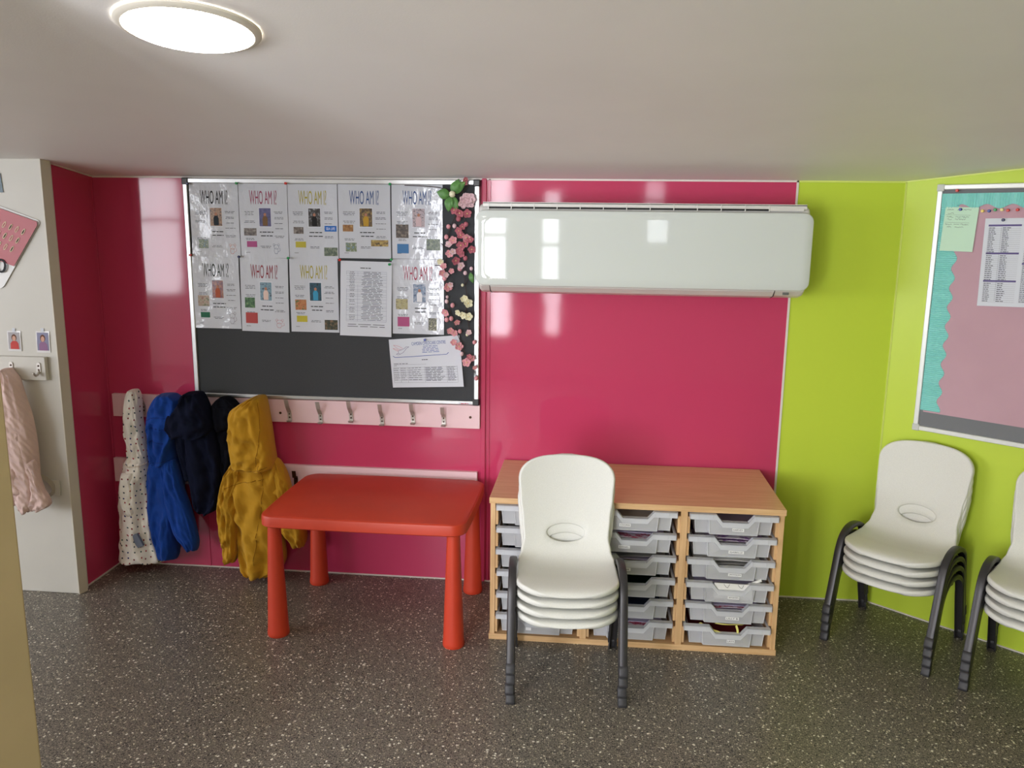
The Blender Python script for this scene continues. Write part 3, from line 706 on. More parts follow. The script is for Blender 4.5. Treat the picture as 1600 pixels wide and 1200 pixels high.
# ------------------------------------------------------------------ garments
def cloth_mat(name, rgb, weave=500, st=0.3, vary=0.06, sheen=0.1, rough=0.9):
    return mat(name, rgb, rough, spec=0.15, bump=(weave, st, 0.0015), vary=vary, vscale=14, sheen=sheen)
def loft(rows, yc, dep, seed, nf=5, A=0.010, rings=46, N=56, back=-0.004, twist=1.0, end_open=False, ypull=None, crease=0.006):
    crease *= 2.0
    """closed hanging cloth volume following left/right outline rows (z, xl, xr)"""
    rn = random.Random(seed); ph_ = rn.uniform(0, 6); ph2 = rn.uniform(0, 6)
    P = catmull(rows, rings); bm = bmesh.new(); RG = []
    for j, (z, xl, xr) in enumerate(P):
        t_ = j/(rings-1); xc = (xl+xr)/2; hw = max(0.004, (xr-xl)/2)
        e = min(1, (t_/0.06)**0.5 if t_ < 0.06 else 1, ((1-t_)/0.03)**0.5 if t_ > 0.97 else 1); e = max(e, 0.25)
        d = dep*e*(0.65+0.35*min(1, hw/0.07))
        ycz = yc+(ypull(t_) if ypull else 0)
        amp = 1.7*A*(0.35+0.65*t_)*min(1, hw/0.06)
        ring = []
        for i in range(N):
            th = 2*PI*i/N; c, s_ = math.cos(th), math.sin(th)
            px = abs(c)**0.85*(1 if c > 0 else -1); py = abs(s_)**0.8*(1 if s_ > 0 else -1)
            u = px+twist*0.35*math.sin(3.1*t_+ph_)
            f_ = 1.5-3.2*abs(noise.noise(Vector((u*nf*0.42+seed*1.7+0.8*math.sin(3*t_+ph2), z*2.6+u*0.9, seed*0.7))))
            f_ += 0.5*math.sin(nf*0.9*u+ph_+2*t_)
            cr = (0.45-abs(noise.noise(Vector((u*2.6+seed+z*7, z*13-u*2.2, seed*3.3)))))*crease*1.9+noise.noise(Vector((px*5+seed, z*36+px*7, seed)))*crease*0.6
            fr = max(0, -s_)**0.6
            yy = ycz+py*d-(amp*f_*fr+cr*fr)*1.0
            edge = amp*0.25*math.sin(9*t_+ph_+(1 if c > 0 else 3))
            v = Vector((xc+px*hw*0.99+edge*abs(c)**4, min(yy, back), z+0.004*math.sin(5*u+ph_)*(t_ if t_ > 0.9 else 0)))
            ring.append(bm.verts.new(v))
        RG.append(ring)
    for a_, b_ in zip(RG, RG[1:]):
        for i in range(N): bm.faces.new((a_[i], a_[(i+1) % N], b_[(i+1) % N], b_[i]))
    bm.faces.new(RG[0]); bm.faces.new(RG[-1][::-1])
    return bm
from mathutils.bvhtree import BVHTree
def strip_seam(pts, r=0.0022, on=None):
    """stitched line lying on the front of the garment's parts"""
    P = catmull(pts, 40)
    if on:
        trees = []
        for o_ in on.children:
            me = o_.data; trees.append(BVHTree.FromPolygons([v.co for v in me.vertices], [p.vertices for p in me.polygons]))
        Q = []
        for p in P:
            ys = [h_[0].y for h_ in (t_.ray_cast(Vector((p[0], -1.5, p[2])), Vector((0, 1, 0))) for t_ in trees) if h_[0]]
            if ys: Q.append((p[0], min(ys)-r*0.15, p[2]))
        P = Q
    bm = bmesh.new(); tube(bm, P, r, 6); return bm

# white dotted coat
def dotted():
    m = cloth_mat('white_dotted_fleece', (240, 234, 226), 400, 0.3)
    nt = m.node_tree; b = nt.nodes['Principled BSDF']
    tc = nt.nodes.new('ShaderNodeTexCoord'); sx = nt.nodes.new('ShaderNodeSeparateXYZ'); cx = nt.nodes.new('ShaderNodeCombineXYZ')
    nt.links.new(tc.outputs['Object'], sx.inputs[0]); ad = nt.nodes.new('ShaderNodeMath'); ad.operation = 'MULTIPLY_ADD'; ad.inputs[1].default_value = 0.75; nt.links.new(sx.outputs[1], ad.inputs[0]); nt.links.new(sx.outputs[0], ad.inputs[2]); nt.links.new(ad.outputs[0], cx.inputs[0]); nt.links.new(sx.outputs[2], cx.inputs[1])
    v = nt.nodes.new('ShaderNodeTexVoronoi'); v.voronoi_dimensions = '2D'; v.inputs['Scale'].default_value = 36; v.inputs['Randomness'].default_value = 0.45
    nt.links.new(cx.outputs[0], v.inputs['Vector'])
    lt = nt.nodes.new('ShaderNodeMath'); lt.operation = 'LESS_THAN'; lt.inputs[1].default_value = 0.135
    nt.links.new(v.outputs['Distance'], lt.inputs[0])
    sp = nt.nodes.new('ShaderNodeSeparateColor'); nt.links.new(v.outputs['Color'], sp.inputs[0])
    rp = nt.nodes.new('ShaderNodeValToRGB'); rp.color_ramp.interpolation = 'CONSTANT'
    cols = [(130, 40, 50), (40, 50, 110), (60, 70, 80), (170, 60, 70), (50, 90, 90)]
    while len(rp.color_ramp.elements) < 5: rp.color_ramp.elements.new(0.5)
    for i, c in enumerate(cols): rp.color_ramp.elements[i].position = i/5; rp.color_ramp.elements[i].color = lin(c)
    nt.links.new(sp.outputs[0], rp.inputs[0])
    mx = nt.nodes.new('ShaderNodeMix'); mx.data_type = 'RGBA'
    nt.links.new(lt.outputs[0], mx.inputs[0]); nt.links.new(rp.outputs[0], mx.inputs[7])
    old = b.inputs['Base Color'].links[0].from_socket
    nt.links.new(old, mx.inputs[6]); nt.links.new(mx.outputs[2], b.inputs['Base Color'])
    return m
t = thing('coat', 'white fleece child coat with coloured dots, nearest the dark red corner', 'coat', (0, 0, 0), 0, 'coats hung on the pink rail')
MD = dotted()
obj('hood', loft([(0.824, -1.512, -1.496), (0.811, -1.524, -1.483), (0.783, -1.537, -1.475), (0.703, -1.551, -1.476), (0.639, -1.555, -1.47), (0.583, -1.546, -1.466), (0.542, -1.547, -1.462), (0.500, -1.556, -1.457)], -0.085, 0.045, 1, 4, 0.008), MD, t, smooth=True)
obj('body', loft([(0.525, -1.550, -1.462), (0.468, -1.566, -1.458), (0.419, -1.584, -1.458), (0.336, -1.595, -1.455), (0.252, -1.602, -1.452), (0.168, -1.606, -1.448), (0.1, -1.612, -1.430), (0.055, -1.615, -1.418)], -0.085, 0.062, 2, 4, 0.010), MD, t, smooth=True)
obj('waist_cord', strip_seam([(-1.550, -0.148, 0.506), (-1.51, -0.158, 0.497), (-1.460, -0.130, 0.503)], 0.003, t), mat('cream_cord', (226, 214, 200), 0.8), t)
obj('sleeve', loft([(0.47, -1.548, -1.500), (0.40, -1.562, -1.500), (0.34, -1.560, -1.505), (0.30, -1.545, -1.500), (0.285, -1.528, -1.508)], -0.150, 0.022, 3, 2, 0.003, 24, 28), MD, t, smooth=True)
bm = bmesh.new(); prism(bm, [(-1.530, -0.166, 0.190), (-1.492, -0.166, 0.206), (-1.470, -0.160, 0.150), (-1.506, -0.160, 0.132)], (0, 0.012, 0))
obj('care_patch', bm, mat('blue_grey_patch', (112, 120, 138), 0.8, bump=(300, 0.3, 0.001)), t)

# blue jacket
MB = cloth_mat('royal_blue_cloth', (24, 66, 150), 600, 0.25)
t = thing('hoodie', 'royal blue child hoodie', 'hoodie', (0, 0, 0), 0, 'coats hung on the pink rail')
t['label'] = 'royal blue child hoodie hanging between the white and navy coats'
obj('hood', loft([(0.812, -1.375, -1.325), (0.798, -1.392, -1.300), (0.782, -1.405, -1.285), (0.734, -1.427, -1.283), (0.67, -1.438, -1.295), (0.59, -1.441, -1.325), (0.533, -1.440, -1.330), (0.505, -1.437, -1.340)], -0.095, 0.062, 5, 3, 0.007, crease=0.008), MB, t, smooth=True)
obj('body', loft([(0.533, -1.437, -1.330), (0.485, -1.451, -1.318), (0.428, -1.460, -1.310), (0.345, -1.464, -1.315), (0.262, -1.468, -1.335), (0.178, -1.457, -1.348), (0.111, -1.441, -1.352), (0.072, -1.431, -1.362)], -0.085, 0.056, 6, 3, 0.008), MB, t, smooth=True)
obj('sleeve', loft([(0.530, -1.372, -1.322), (0.471, -1.383, -1.305), (0.407, -1.379, -1.293), (0.342, -1.371, -1.273), (0.277, -1.36, -1.257), (0.212, -1.343, -1.245), (0.163, -1.314, -1.239), (0.129, -1.288, -1.248)], -0.118, 0.040, 7, 2, 0.005), MB, t, smooth=True)
MBD = cloth_mat('dark_blue_stitching', (18, 52, 126))
for k, pts in enumerate(([(-1.434, -0.15, 0.60), (-1.40, -0.168, 0.617), (-1.345, -0.158, 0.605)], [(-1.436, -0.15, 0.655), (-1.40, -0.168, 0.675), (-1.335, -0.162, 0.668)], [(-1.43, -0.15, 0.70), (-1.38, -0.168, 0.72), (-1.31, -0.158, 0.715)],
                         [(-1.438, -0.140, 0.515), (-1.39, -0.156, 0.523), (-1.338, -0.145, 0.532)])):
    obj('seam', strip_seam(pts, 0.0014, t), MBD, t)

# navy hoodie
MN = cloth_mat('navy_cloth', (14, 19, 40), 600, 0.25, sheen=0)
t = thing('hoodie', 'dark navy child hoodie with drooping hood, right of the blue hoodie', 'hoodie', (0, 0, 0), 0, 'coats hung on the pink rail')
obj('hood', loft([(0.826, -1.247, -1.197), (0.808, -1.274, -1.178), (0.772, -1.292, -1.164), (0.725, -1.331, -1.151), (0.685, -1.346, -1.145), (0.653, -1.340, -1.155), (0.637, -1.325, -1.186)], -0.110, 0.060, 9, 3, 0.010, crease=0.010), MN, t, smooth=True)
obj('body', loft([(0.70, -1.290, -1.150), (0.596, -1.290, -1.133), (0.516, -1.290, -1.131), (0.435, -1.274, -1.136), (0.354, -1.261, -1.143), (0.313, -1.249, -1.155), (0.286, -1.234, -1.189)], -0.080, 0.052, 10, 5, 0.012), MN, t, smooth=True)
obj('sleeve', loft([(0.678, -1.317, -1.269), (0.599, -1.318, -1.262), (0.519, -1.302, -1.252), (0.463, -1.292, -1.245), (0.438, -1.282, -1.250)], -0.100, 0.034, 11, 2, 0.005, 30, 32), MN, t, smooth=True)
# black jacket
MK = cloth_mat('black_cloth', (10, 12, 22), 600, 0.25, sheen=0)
t = thing('jacket', 'black child jacket tucked between the navy hoodie and mustard coat', 'jacket', (0, 0, 0), 0, 'coats hung on the pink rail')
obj('hood', loft([(0.802, -1.121, -1.093), (0.788, -1.142, -1.066), (0.768, -1.160, -1.047), (0.748, -1.166, -1.036), (0.704, -1.163, -1.045), (0.66, -1.158, -1.055)], -0.070, 0.042, 13, 3, 0.008), MK, t, smooth=True)
obj('body', loft([(0.68, -1.160, -1.055), (0.648, -1.158, -1.055), (0.576, -1.156, -1.060), (0.495, -1.155, -1.070), (0.429, -1.150, -1.095), (0.40, -1.140, -1.110)], -0.060, 0.036, 14, 3, 0.007), MK, t, smooth=True)
# mustard coat
MM = cloth_mat('mustard_cotton', (190, 142, 36), 700, 0.25, rough=0.75)
MMD = cloth_mat('mustard_seam', (150, 106, 20), 700, 0.2)
t = thing('coat', 'mustard yellow child hooded coat hanging beside the red table', 'coat', (0, 0, 0), 0, 'coats hung on the pink rail')
obj('hood', loft([(0.818, -0.955, -0.930), (0.803, -0.988, -0.918), (0.779, -1.029, -0.912), (0.748, -1.062, -0.908), (0.689, -1.075, -0.899), (0.611, -1.072, -0.889), (0.563, -1.071, -0.882), (0.531, -1.070, -0.880), (0.508, -1.062, -0.885)], -0.105, 0.075, 17, 3, 0.008, crease=0.011), MM, t, smooth=True)
obj('body', loft([(0.545, -1.055, -0.885), (0.497, -1.092, -0.870), (0.432, -1.100, -0.864), (0.351, -1.090, -0.870), (0.27, -1.080, -0.873), (0.188, -1.068, -0.868), (0.120, -1.062, -0.862), (0.080, -1.058, -0.866), (0.048, -1.050, -0.885), (0.018, -1.018, -0.945)], -0.095, 0.062, 18, 5, 0.012, crease=0.010), MM, t, smooth=True)
obj('sleeve', loft([(0.515, -1.072, -1.010), (0.47, -1.105, -1.02), (0.405, -1.123, -1.038), (0.324, -1.136, -1.045), (0.242, -1.137, -1.052), (0.168, -1.127, -1.060), (0.118, -1.125, -1.064), (0.086, -1.117, -1.078)], -0.120, 0.050, 19, 2, 0.006, crease=0.011), MM, t, smooth=True)
obj('sleeve', loft([(0.547, -0.933, -0.882), (0.5, -0.927, -0.852), (0.437, -0.918, -0.831), (0.373, -0.909, -0.821), (0.308, -0.900, -0.800), (0.244, -0.885, -0.774), (0.196, -0.850, -0.768), (0.155, -0.822, -0.782)], -0.085, 0.044, 20, 2, 0.005, crease=0.010), MM, t, smooth=True)
for pts in ([(-1.066, -0.172, 0.515), (-1.01, -0.196, 0.506), (-0.95, -0.196, 0.512), (-0.895, -0.165, 0.530)], [(-1.085, -0.150, 0.428), (-1.03, -0.172, 0.448), (-0.97, -0.176, 0.462), (-0.918, -0.165, 0.472)],
            [(-0.925, -0.184, 0.80), (-0.918, -0.192, 0.70), (-0.93, -0.196, 0.60), (-0.942, -0.192, 0.53)], [(-0.93, -0.160, 0.535), (-0.922, -0.170, 0.45), (-0.93, -0.172, 0.36), (-0.95, -0.172, 0.25), (-0.965, -0.165, 0.10)]):
    obj('seam', strip_seam(pts, 0.0015, t), MMD, t)

# ------------------------------------------------------------------ left white partition items
wn = (0, -1, 0)
t = thing('coat_rail', 'white coat rail with dark screwed hooks on the white partition', 'coat rail')
obj('board', BX(-2.35, -1.702, WY-0.020, WY-0.0005, 0.905, 0.998), M_WHITEW, t, bevel=0.002)
for x in (-1.843, -1.728, -1.99, -2.13):
    bm = bmesh.new(); prism(bm, [(x+a_, WY-0.0205, 0.955+b_) for a_, b_ in rrect(-0.008, 0.008, -0.022, 0.022, 0.0078)], (0, -0.003, 0))
    o = obj('hook', bm, M_STEEL, t)
    bm = bmesh.new(); tube(bm, catmull([(x, WY-0.022, 0.945), (x, WY-0.030, 0.932), (x-0.002, WY-0.042, 0.928), (x-0.004, WY-0.052, 0.940)], 14), [0.0045]*12+[0.0052, 0.003], 10); obj('hook_arm', bm, M_STEEL, o, smooth=True)
    bm = bmesh.new()
    for zz in (0.964, 0.948): bmesh.ops.create_uvsphere(bm, u_segments=10, v_segments=6, radius=0.0036, matrix=Matrix.Translation((x, WY-0.0238, zz)))
    obj('screw', bm, M_BRONZE, o, smooth=True)
t = thing('wall_hook', 'single grey metal hook low on the white partition beside the cardigan', 'coat hook')
obj('backing_plate', BX(-1.745, -1.697, WY-0.010, WY-0.0005, 0.428, 0.492), M_WHITEW, t, bevel=0.002)
bm = bmesh.new()
P = catmull([(-1.748, WY-0.055, 0.528), (-1.742, WY-0.048, 0.520), (-1.727, WY-0.024, 0.492), (-1.720, WY-0.014, 0.465), (-1.722, WY-0.014, 0.446), (-1.735, WY-0.026, 0.432), (-1.748, WY-0.032, 0.438)], 26)
rings = []
for i, p in enumerate(P):
    a_ = Vector(P[max(i-1, 0)]); b_ = Vector(P[min(i+1, 25)]); tt = (b_-a_).normalized(); sd = Vector((0.75, 0.66, 0)).normalized()*0; sd = tt.cross(Vector((0.6, 0.8, 0))).cross(tt).normalized()
    n_ = tt.cross(sd)
    rings.append([bm.verts.new(Vector(p)+sd*sx*0.008+n_*sy*0.0015) for sx, sy in ((-1, -1), (1, -1), (1, 1), (-1, 1))])
for r0, r1 in zip(rings, rings[1:]):
    for i in range(4): bm.faces.new((r0[i], r0[(i+1) % 4], r1[(i+1) % 4], r1[i]))
bm.faces.new(rings[0][::-1]); bm.faces.new(rings[-1])
obj('hook', bm, M_STEEL, t, auto=0.7)
# small photo cards
for k, (x0, x1, z0, z1, lab, fc, dx) in enumerate(((-1.861, -1.804, 1.017, 1.097, 'small photo card of a child in a red top, above the first hook', (200, 70, 66), 0), (-1.741, -1.684, 1.014, 1.099, 'small glossy photo card of a child in purple, above the end hook', (150, 110, 150), 0.1))):
    s = Sheet((x0, WY-0.001, z1), (x1, WY-0.001, z1), (x0-0.002, WY-0.001, z0), (x1-0.002, WY-0.001, z0), wn, 0.002, 60+k)
    t = thing('photo_card', lab, 'photo', (0, 0, 0), 0, 'photo cards on the white partition')
    s.paper('sheet', mat('card_gloss_%s' % ('red' if k == 0 else 'purple'), (226, 224, 226), 0.12), t, 6, 8)
    bm = bmesh.new()
    s.rect(bm, 0.08, 0.92, 0.07, 0.90, 0.0009, 0)
    s.poly(bm, [(0.2, 0.90), (0.22, 0.62), (0.36, 0.5), (0.66, 0.5), (0.80, 0.62), (0.84, 0.90)], 0.0013, 1)
    s.poly(bm, [(0.5+0.19*math.cos(a_), 0.33+0.17*math.sin(a_)) for a_ in [q*PI/8 for q in range(16)]], 0.0013, 2)
    s.poly(bm, [(0.5+0.13*math.cos(a_), 0.37+0.13*math.sin(a_)) for a_ in [q*PI/8 for q in range(16)]], 0.0016, 3)
    obj('portrait', bm, [flat((176, 172, 178) if k == 0 else (140, 140, 170)), flat(fc), flat((104, 62, 44)), flat((214, 166, 146))], t)
    bm = bmesh.new(); s.rect(bm, 0.40, 0.62, -0.14, 0.06, 0.0016); obj('sticky_tab', bm, M_PAPER, t)
# red number poster, hung tilted as a diamond
s = Sheet((-1.905, WY-0.002, 1.604), (-1.673, WY-0.002, 1.518), (-1.975, WY-0.002, 1.365), (-1.815, WY-0.002, 1.300), wn, 0.004, 70)
s.c = [Vector(p) for p in ((-1.925, WY-0.002, 1.602), (-1.674, WY-0.002, 1.522), (-2.035, WY-0.002, 1.292), (-1.790, WY-0.002, 1.20))]
tr = s.c[1]; tl = Vector((-1.925, WY-0.002, 1.608)); dn = Vector((-0.186, 0, -0.262))
s.c = [tl, tr, tl+dn, tr+dn]
t = thing('number_poster', 'tilted red and white laminated poster with number 20 at the left edge', 'poster')
bm = bmesh.new()
pts = rrect(0, 1, 0, 1, 0.06, 5)
a_ = [bm.verts.new(s.at(u, v, 0.001)) for u, v in pts]; b_ = [bm.verts.new(s.at(u, v, 0.0)) for u, v in pts]
bm.faces.new(a_); bm.faces.new(b_[::-1])
for i in range(len(a_)): bm.faces.new((a_[i], b_[i], b_[(i+1) % len(a_)], a_[(i+1) % len(a_)]))
s.amp = 0
obj('sheet', bm, mat('laminated_white', (226, 226, 228), 0.3), t)
bm = bmesh.new(); s.poly(bm, [(0.01, 0.03), (0.96, 0.02), (0.99, 0.06), (0.99, 0.66), (0.01, 0.66)], 0.007); obj('red_field', bm, mat('laminated_red', (172, 44, 58), 0.35), t)
bm = bmesh.new()
vs, fs, _ = text_mesh('20')
tl2 = Vector((-1.915, WY-0.012, 1.400)); ru = Vector((0.093, 0, -0.030)); dv = Vector((-0.014, 0, -0.052))
q = [bm.verts.new(tl2+ru*a+dv*(1-b)) for a, b in vs]
for f_ in fs: bm.faces.new([q[i] for i in f_])
obj('number', bm, INKB, t)
bm = bmesh.new()
for r_ in range(3):
    for c_ in range(7-r_):
        u = 0.86-c_*0.10-r_*0.01; v = 0.20+r_*0.13
        tc_ = []
        for a0 in range(9): tc_.append((u+0.016*math.cos(a0*PI/4), v+0.042*math.sin(a0*PI/4)))
        s.line(bm, tc_, 0.0022, 0.0085)
obj('counting_marks', bm, flat((238, 220, 190)), t)
bm = bmesh.new()
for r_ in range(3):
    for c_ in range(0, 7-r_, 2):
        u = 0.86-c_*0.10-r_*0.01; v = 0.20+r_*0.13
        s.rect(bm, u-0.008, u+0.008, v-0.03, v+0.03, 0.008, k=1)
obj('dark_counters', bm, flat((50, 24, 30)), t)
# dark card cut by the left frame edge
s = Sheet((-1.99, WY-0.002, 1.70), (-1.822, WY-0.002, 1.70), (-1.99, WY-0.002, 1.628), (-1.817, WY-0.002, 1.628), wn)
o = s.paper('wall_card', mat('dark_teal_card', (52, 84, 100), 0.3)); tag(o, 'dark teal card high on the partition, cut off by the frame edge', 'card')

# cardigan
MC = cloth_mat('pale_pink_cable_knit', (224, 196, 190), 120, 0.5, 0.05)
nt = MC.node_tree; b_ = nt.nodes['Principled BSDF']
wv = nt.nodes.new('ShaderNodeTexWave'); wv.inputs['Scale'].default_value = 20; wv.inputs['Distortion'].default_value = 2.0; wv.bands_direction = 'DIAGONAL'
tc = nt.nodes.new('ShaderNodeTexCoord'); nt.links.new(tc.outputs['Object'], wv.inputs['Vector'])
bp2 = nt.nodes.new('ShaderNodeBump'); bp2.inputs['Strength'].default_value = 0.45; bp2.inputs['Distance'].default_value = 0.0035
nt.links.new(wv.outputs[1], bp2.inputs['Height'])
nt.links.new(b_.inputs['Normal'].links[0].from_socket, bp2.inputs['Normal']); nt.links.new(bp2.outputs[0], b_.inputs['Normal'])
t = thing('cardigan', 'pale pink cable knit cardigan hanging from the white partition rail', 'cardigan')
CY = WY-0.062; BK = WY-0.004
obj('body', loft([(0.957, -1.846, -1.832), (0.945, -1.852, -1.822), (0.913, -1.856, -1.795), (0.845, -1.866, -1.775), (0.777, -1.875, -1.755), (0.708, -1.885, -1.745), (0.638, -1.897, -1.741), (0.568, -1.901, -1.741), (0.497, -1.898, -1.743), (0.455, -1.890, -1.755)], CY, 0.045, 31, 5, 0.009, back=BK, ypull=lambda q: 0.012-0.02*q), MC, t, smooth=True)
obj('sleeve', loft([(0.60, -1.893, -1.835), (0.534, -1.893, -1.833), (0.463, -1.888, -1.835), (0.42, -1.884, -1.842), (0.402, -1.876, -1.853)], CY-0.012, 0.028, 32, 2, 0.004, 30, 32, back=BK), MC, t, smooth=True)
obj('sleeve', loft([(0.72, -1.840, -1.775), (0.60, -1.835, -1.757), (0.508, -1.826, -1.751), (0.437, -1.820, -1.751), (0.402, -1.809, -1.762), (0.384, -1.797, -1.778)], CY-0.032, 0.030, 33, 2, 0.006, 36, 32, back=BK), MC, t, smooth=True)
obj('cuff', loft([(0.60, -1.775, -1.735), (0.541, -1.768, -1.728), (0.480, -1.757, -1.714), (0.447, -1.765, -1.695), (0.418, -1.775, -1.688), (0.392, -1.763, -1.722)], CY-0.020, 0.030, 34, 2, 0.006, 30, 32, back=BK), MC, t, smooth=True)

# ------------------------------------------------------------------ red table
t = thing('childrens_table', 'red orange plastic rectangular children table with tapered round legs', 'table', (-0.3775, -0.3384, 0), -0.0071)
def souter(hx, hy, r, bulge, n=8):
    """rounded rectangle with slightly bowed sides"""
    pts = []
    for x, y in rrect(-hx, hx, -hy, hy, r, n): pts.append((x, y))
    out = []
    for i, (x, y) in enumerate(pts): out.append((x, y))
    # subdivide straight sides and bow them
    res = []
    m = len(out)
    for i in range(m):
        a_ = out[i]; b_ = out[(i+1) % m]; L = math.hypot(b_[0]-a_[0], b_[1]-a_[1]); k = 12 if L > 0.1 else 1
        for j in range(k): res.append((a_[0]+(b_[0]-a_[0])*j/k, a_[1]+(b_[1]-a_[1])*j/k))
    fin = []
    for x, y in res:
        fin.append((x*(1-0*bulge), y))
        X = x+(1 if x > 0 else -1)*bulge*(1-(y/hy)**2) if abs(x) > hx*0.9 else x
        Y = y+(1 if y > 0 else -1)*bulge*(1-(x/hx)**2) if abs(y) > hy*0.88 else y
        fin[-1] = (X, Y)
    return fin
bm = bmesh.new(); prof = []
for ins, z in ((0.004, 0.435), (0.0, 0.439), (0.0, 0.470), (0.002, 0.476), (0.008, 0.480)):
    prof.append([bm.verts.new((x*(1-ins/0.38), y*(1-ins/0.27), z)) for x, y in souter(0.381, 0.271, 0.050, 0.006)])
for a_, b_ in zip(prof, prof[1:]):
    for i in range(len(a_)): bm.faces.new((a_[i], a_[(i+1) % len(a_)], b_[(i+1) % len(a_)], b_[i]))
bm.faces.new(prof[-1]); bm.faces.new(prof[0][::-1])
obj('tabletop', bm, M_RED, t, auto=0.5)
for sx in (-1, 1):
    for sy in (-1, 1):
        bm = bmesh.new(); lathe(bm, [(0.0385, 0.0), (0.0405, 0.004), (0.0405, 0.016), (0.0385, 0.03), (0.0235, 0.436)], n=40)
        o = obj('leg', bm, M_RED, t, auto=0.6); o.location = (sx*0.335, sy*0.232, 0)
# ------------------------------------------------------------------ tray cabinet
KX, KW, KG, KD, KH = 0.0783, 1.0529, 0.0127, 0.4994, 0.5561
yf = -KG-KD; yb = -KG
TH = 0.020
t = thing('tray_cabinet', 'low beech tray storage cabinet with three columns of plastic trays', 'cabinet', (KX, yf, 0))
obj('top', BX(0, KW, 0, KD, KH-0.022, KH), M_TOP, t, bevel=0.0015)
obj('front_edge', BX(0, KW, -0.0012, 0, KH-0.0215, KH-0.0005), M_BEECH, t)
obj('base', boxes((0.0, KW, 0.0, KD, 0.0, 0.022)), M_BEECH, t, bevel=0.001)
obj('back', BX(0.004, KW-0.004, KD-0.012, KD-0.001, 0.022, KH-0.022), M_BEECH, t)
colw = (KW-0.008)/3
for x in (0.004, 0.004+colw-0.012, 0.004+2*colw-0.012, KW-0.004-0.018):
    obj('side_panel', BX(x, x+(0.018 if x in (0.004, KW-0.022) else 0.024), 0.002, KD-0.012, 0.022, KH-0.022), M_BEECHV, t, bevel=0.001)
inner = [(0.022, 0.004+colw-0.012), (0.004+colw+0.012, 0.004+2*colw-0.012), (0.004+2*colw+0.012, KW-0.022)]
NZ = 6; PITCH = (KH-0.044-0.004)/NZ
for (a_, b_) in inner:
    for xs_, xe_ in ((a_, a_+0.010), (b_-0.010, b_)):
        bm = bmesh.new()
        for k in range(NZ):
            z0 = 0.026+k*PITCH
            box(bm, xs_, xe_, 0.006, KD-0.02, z0+0.002, z0+PITCH-0.020)
        obj('runner', bm, M_BEECHV, t, bevel=0.001)
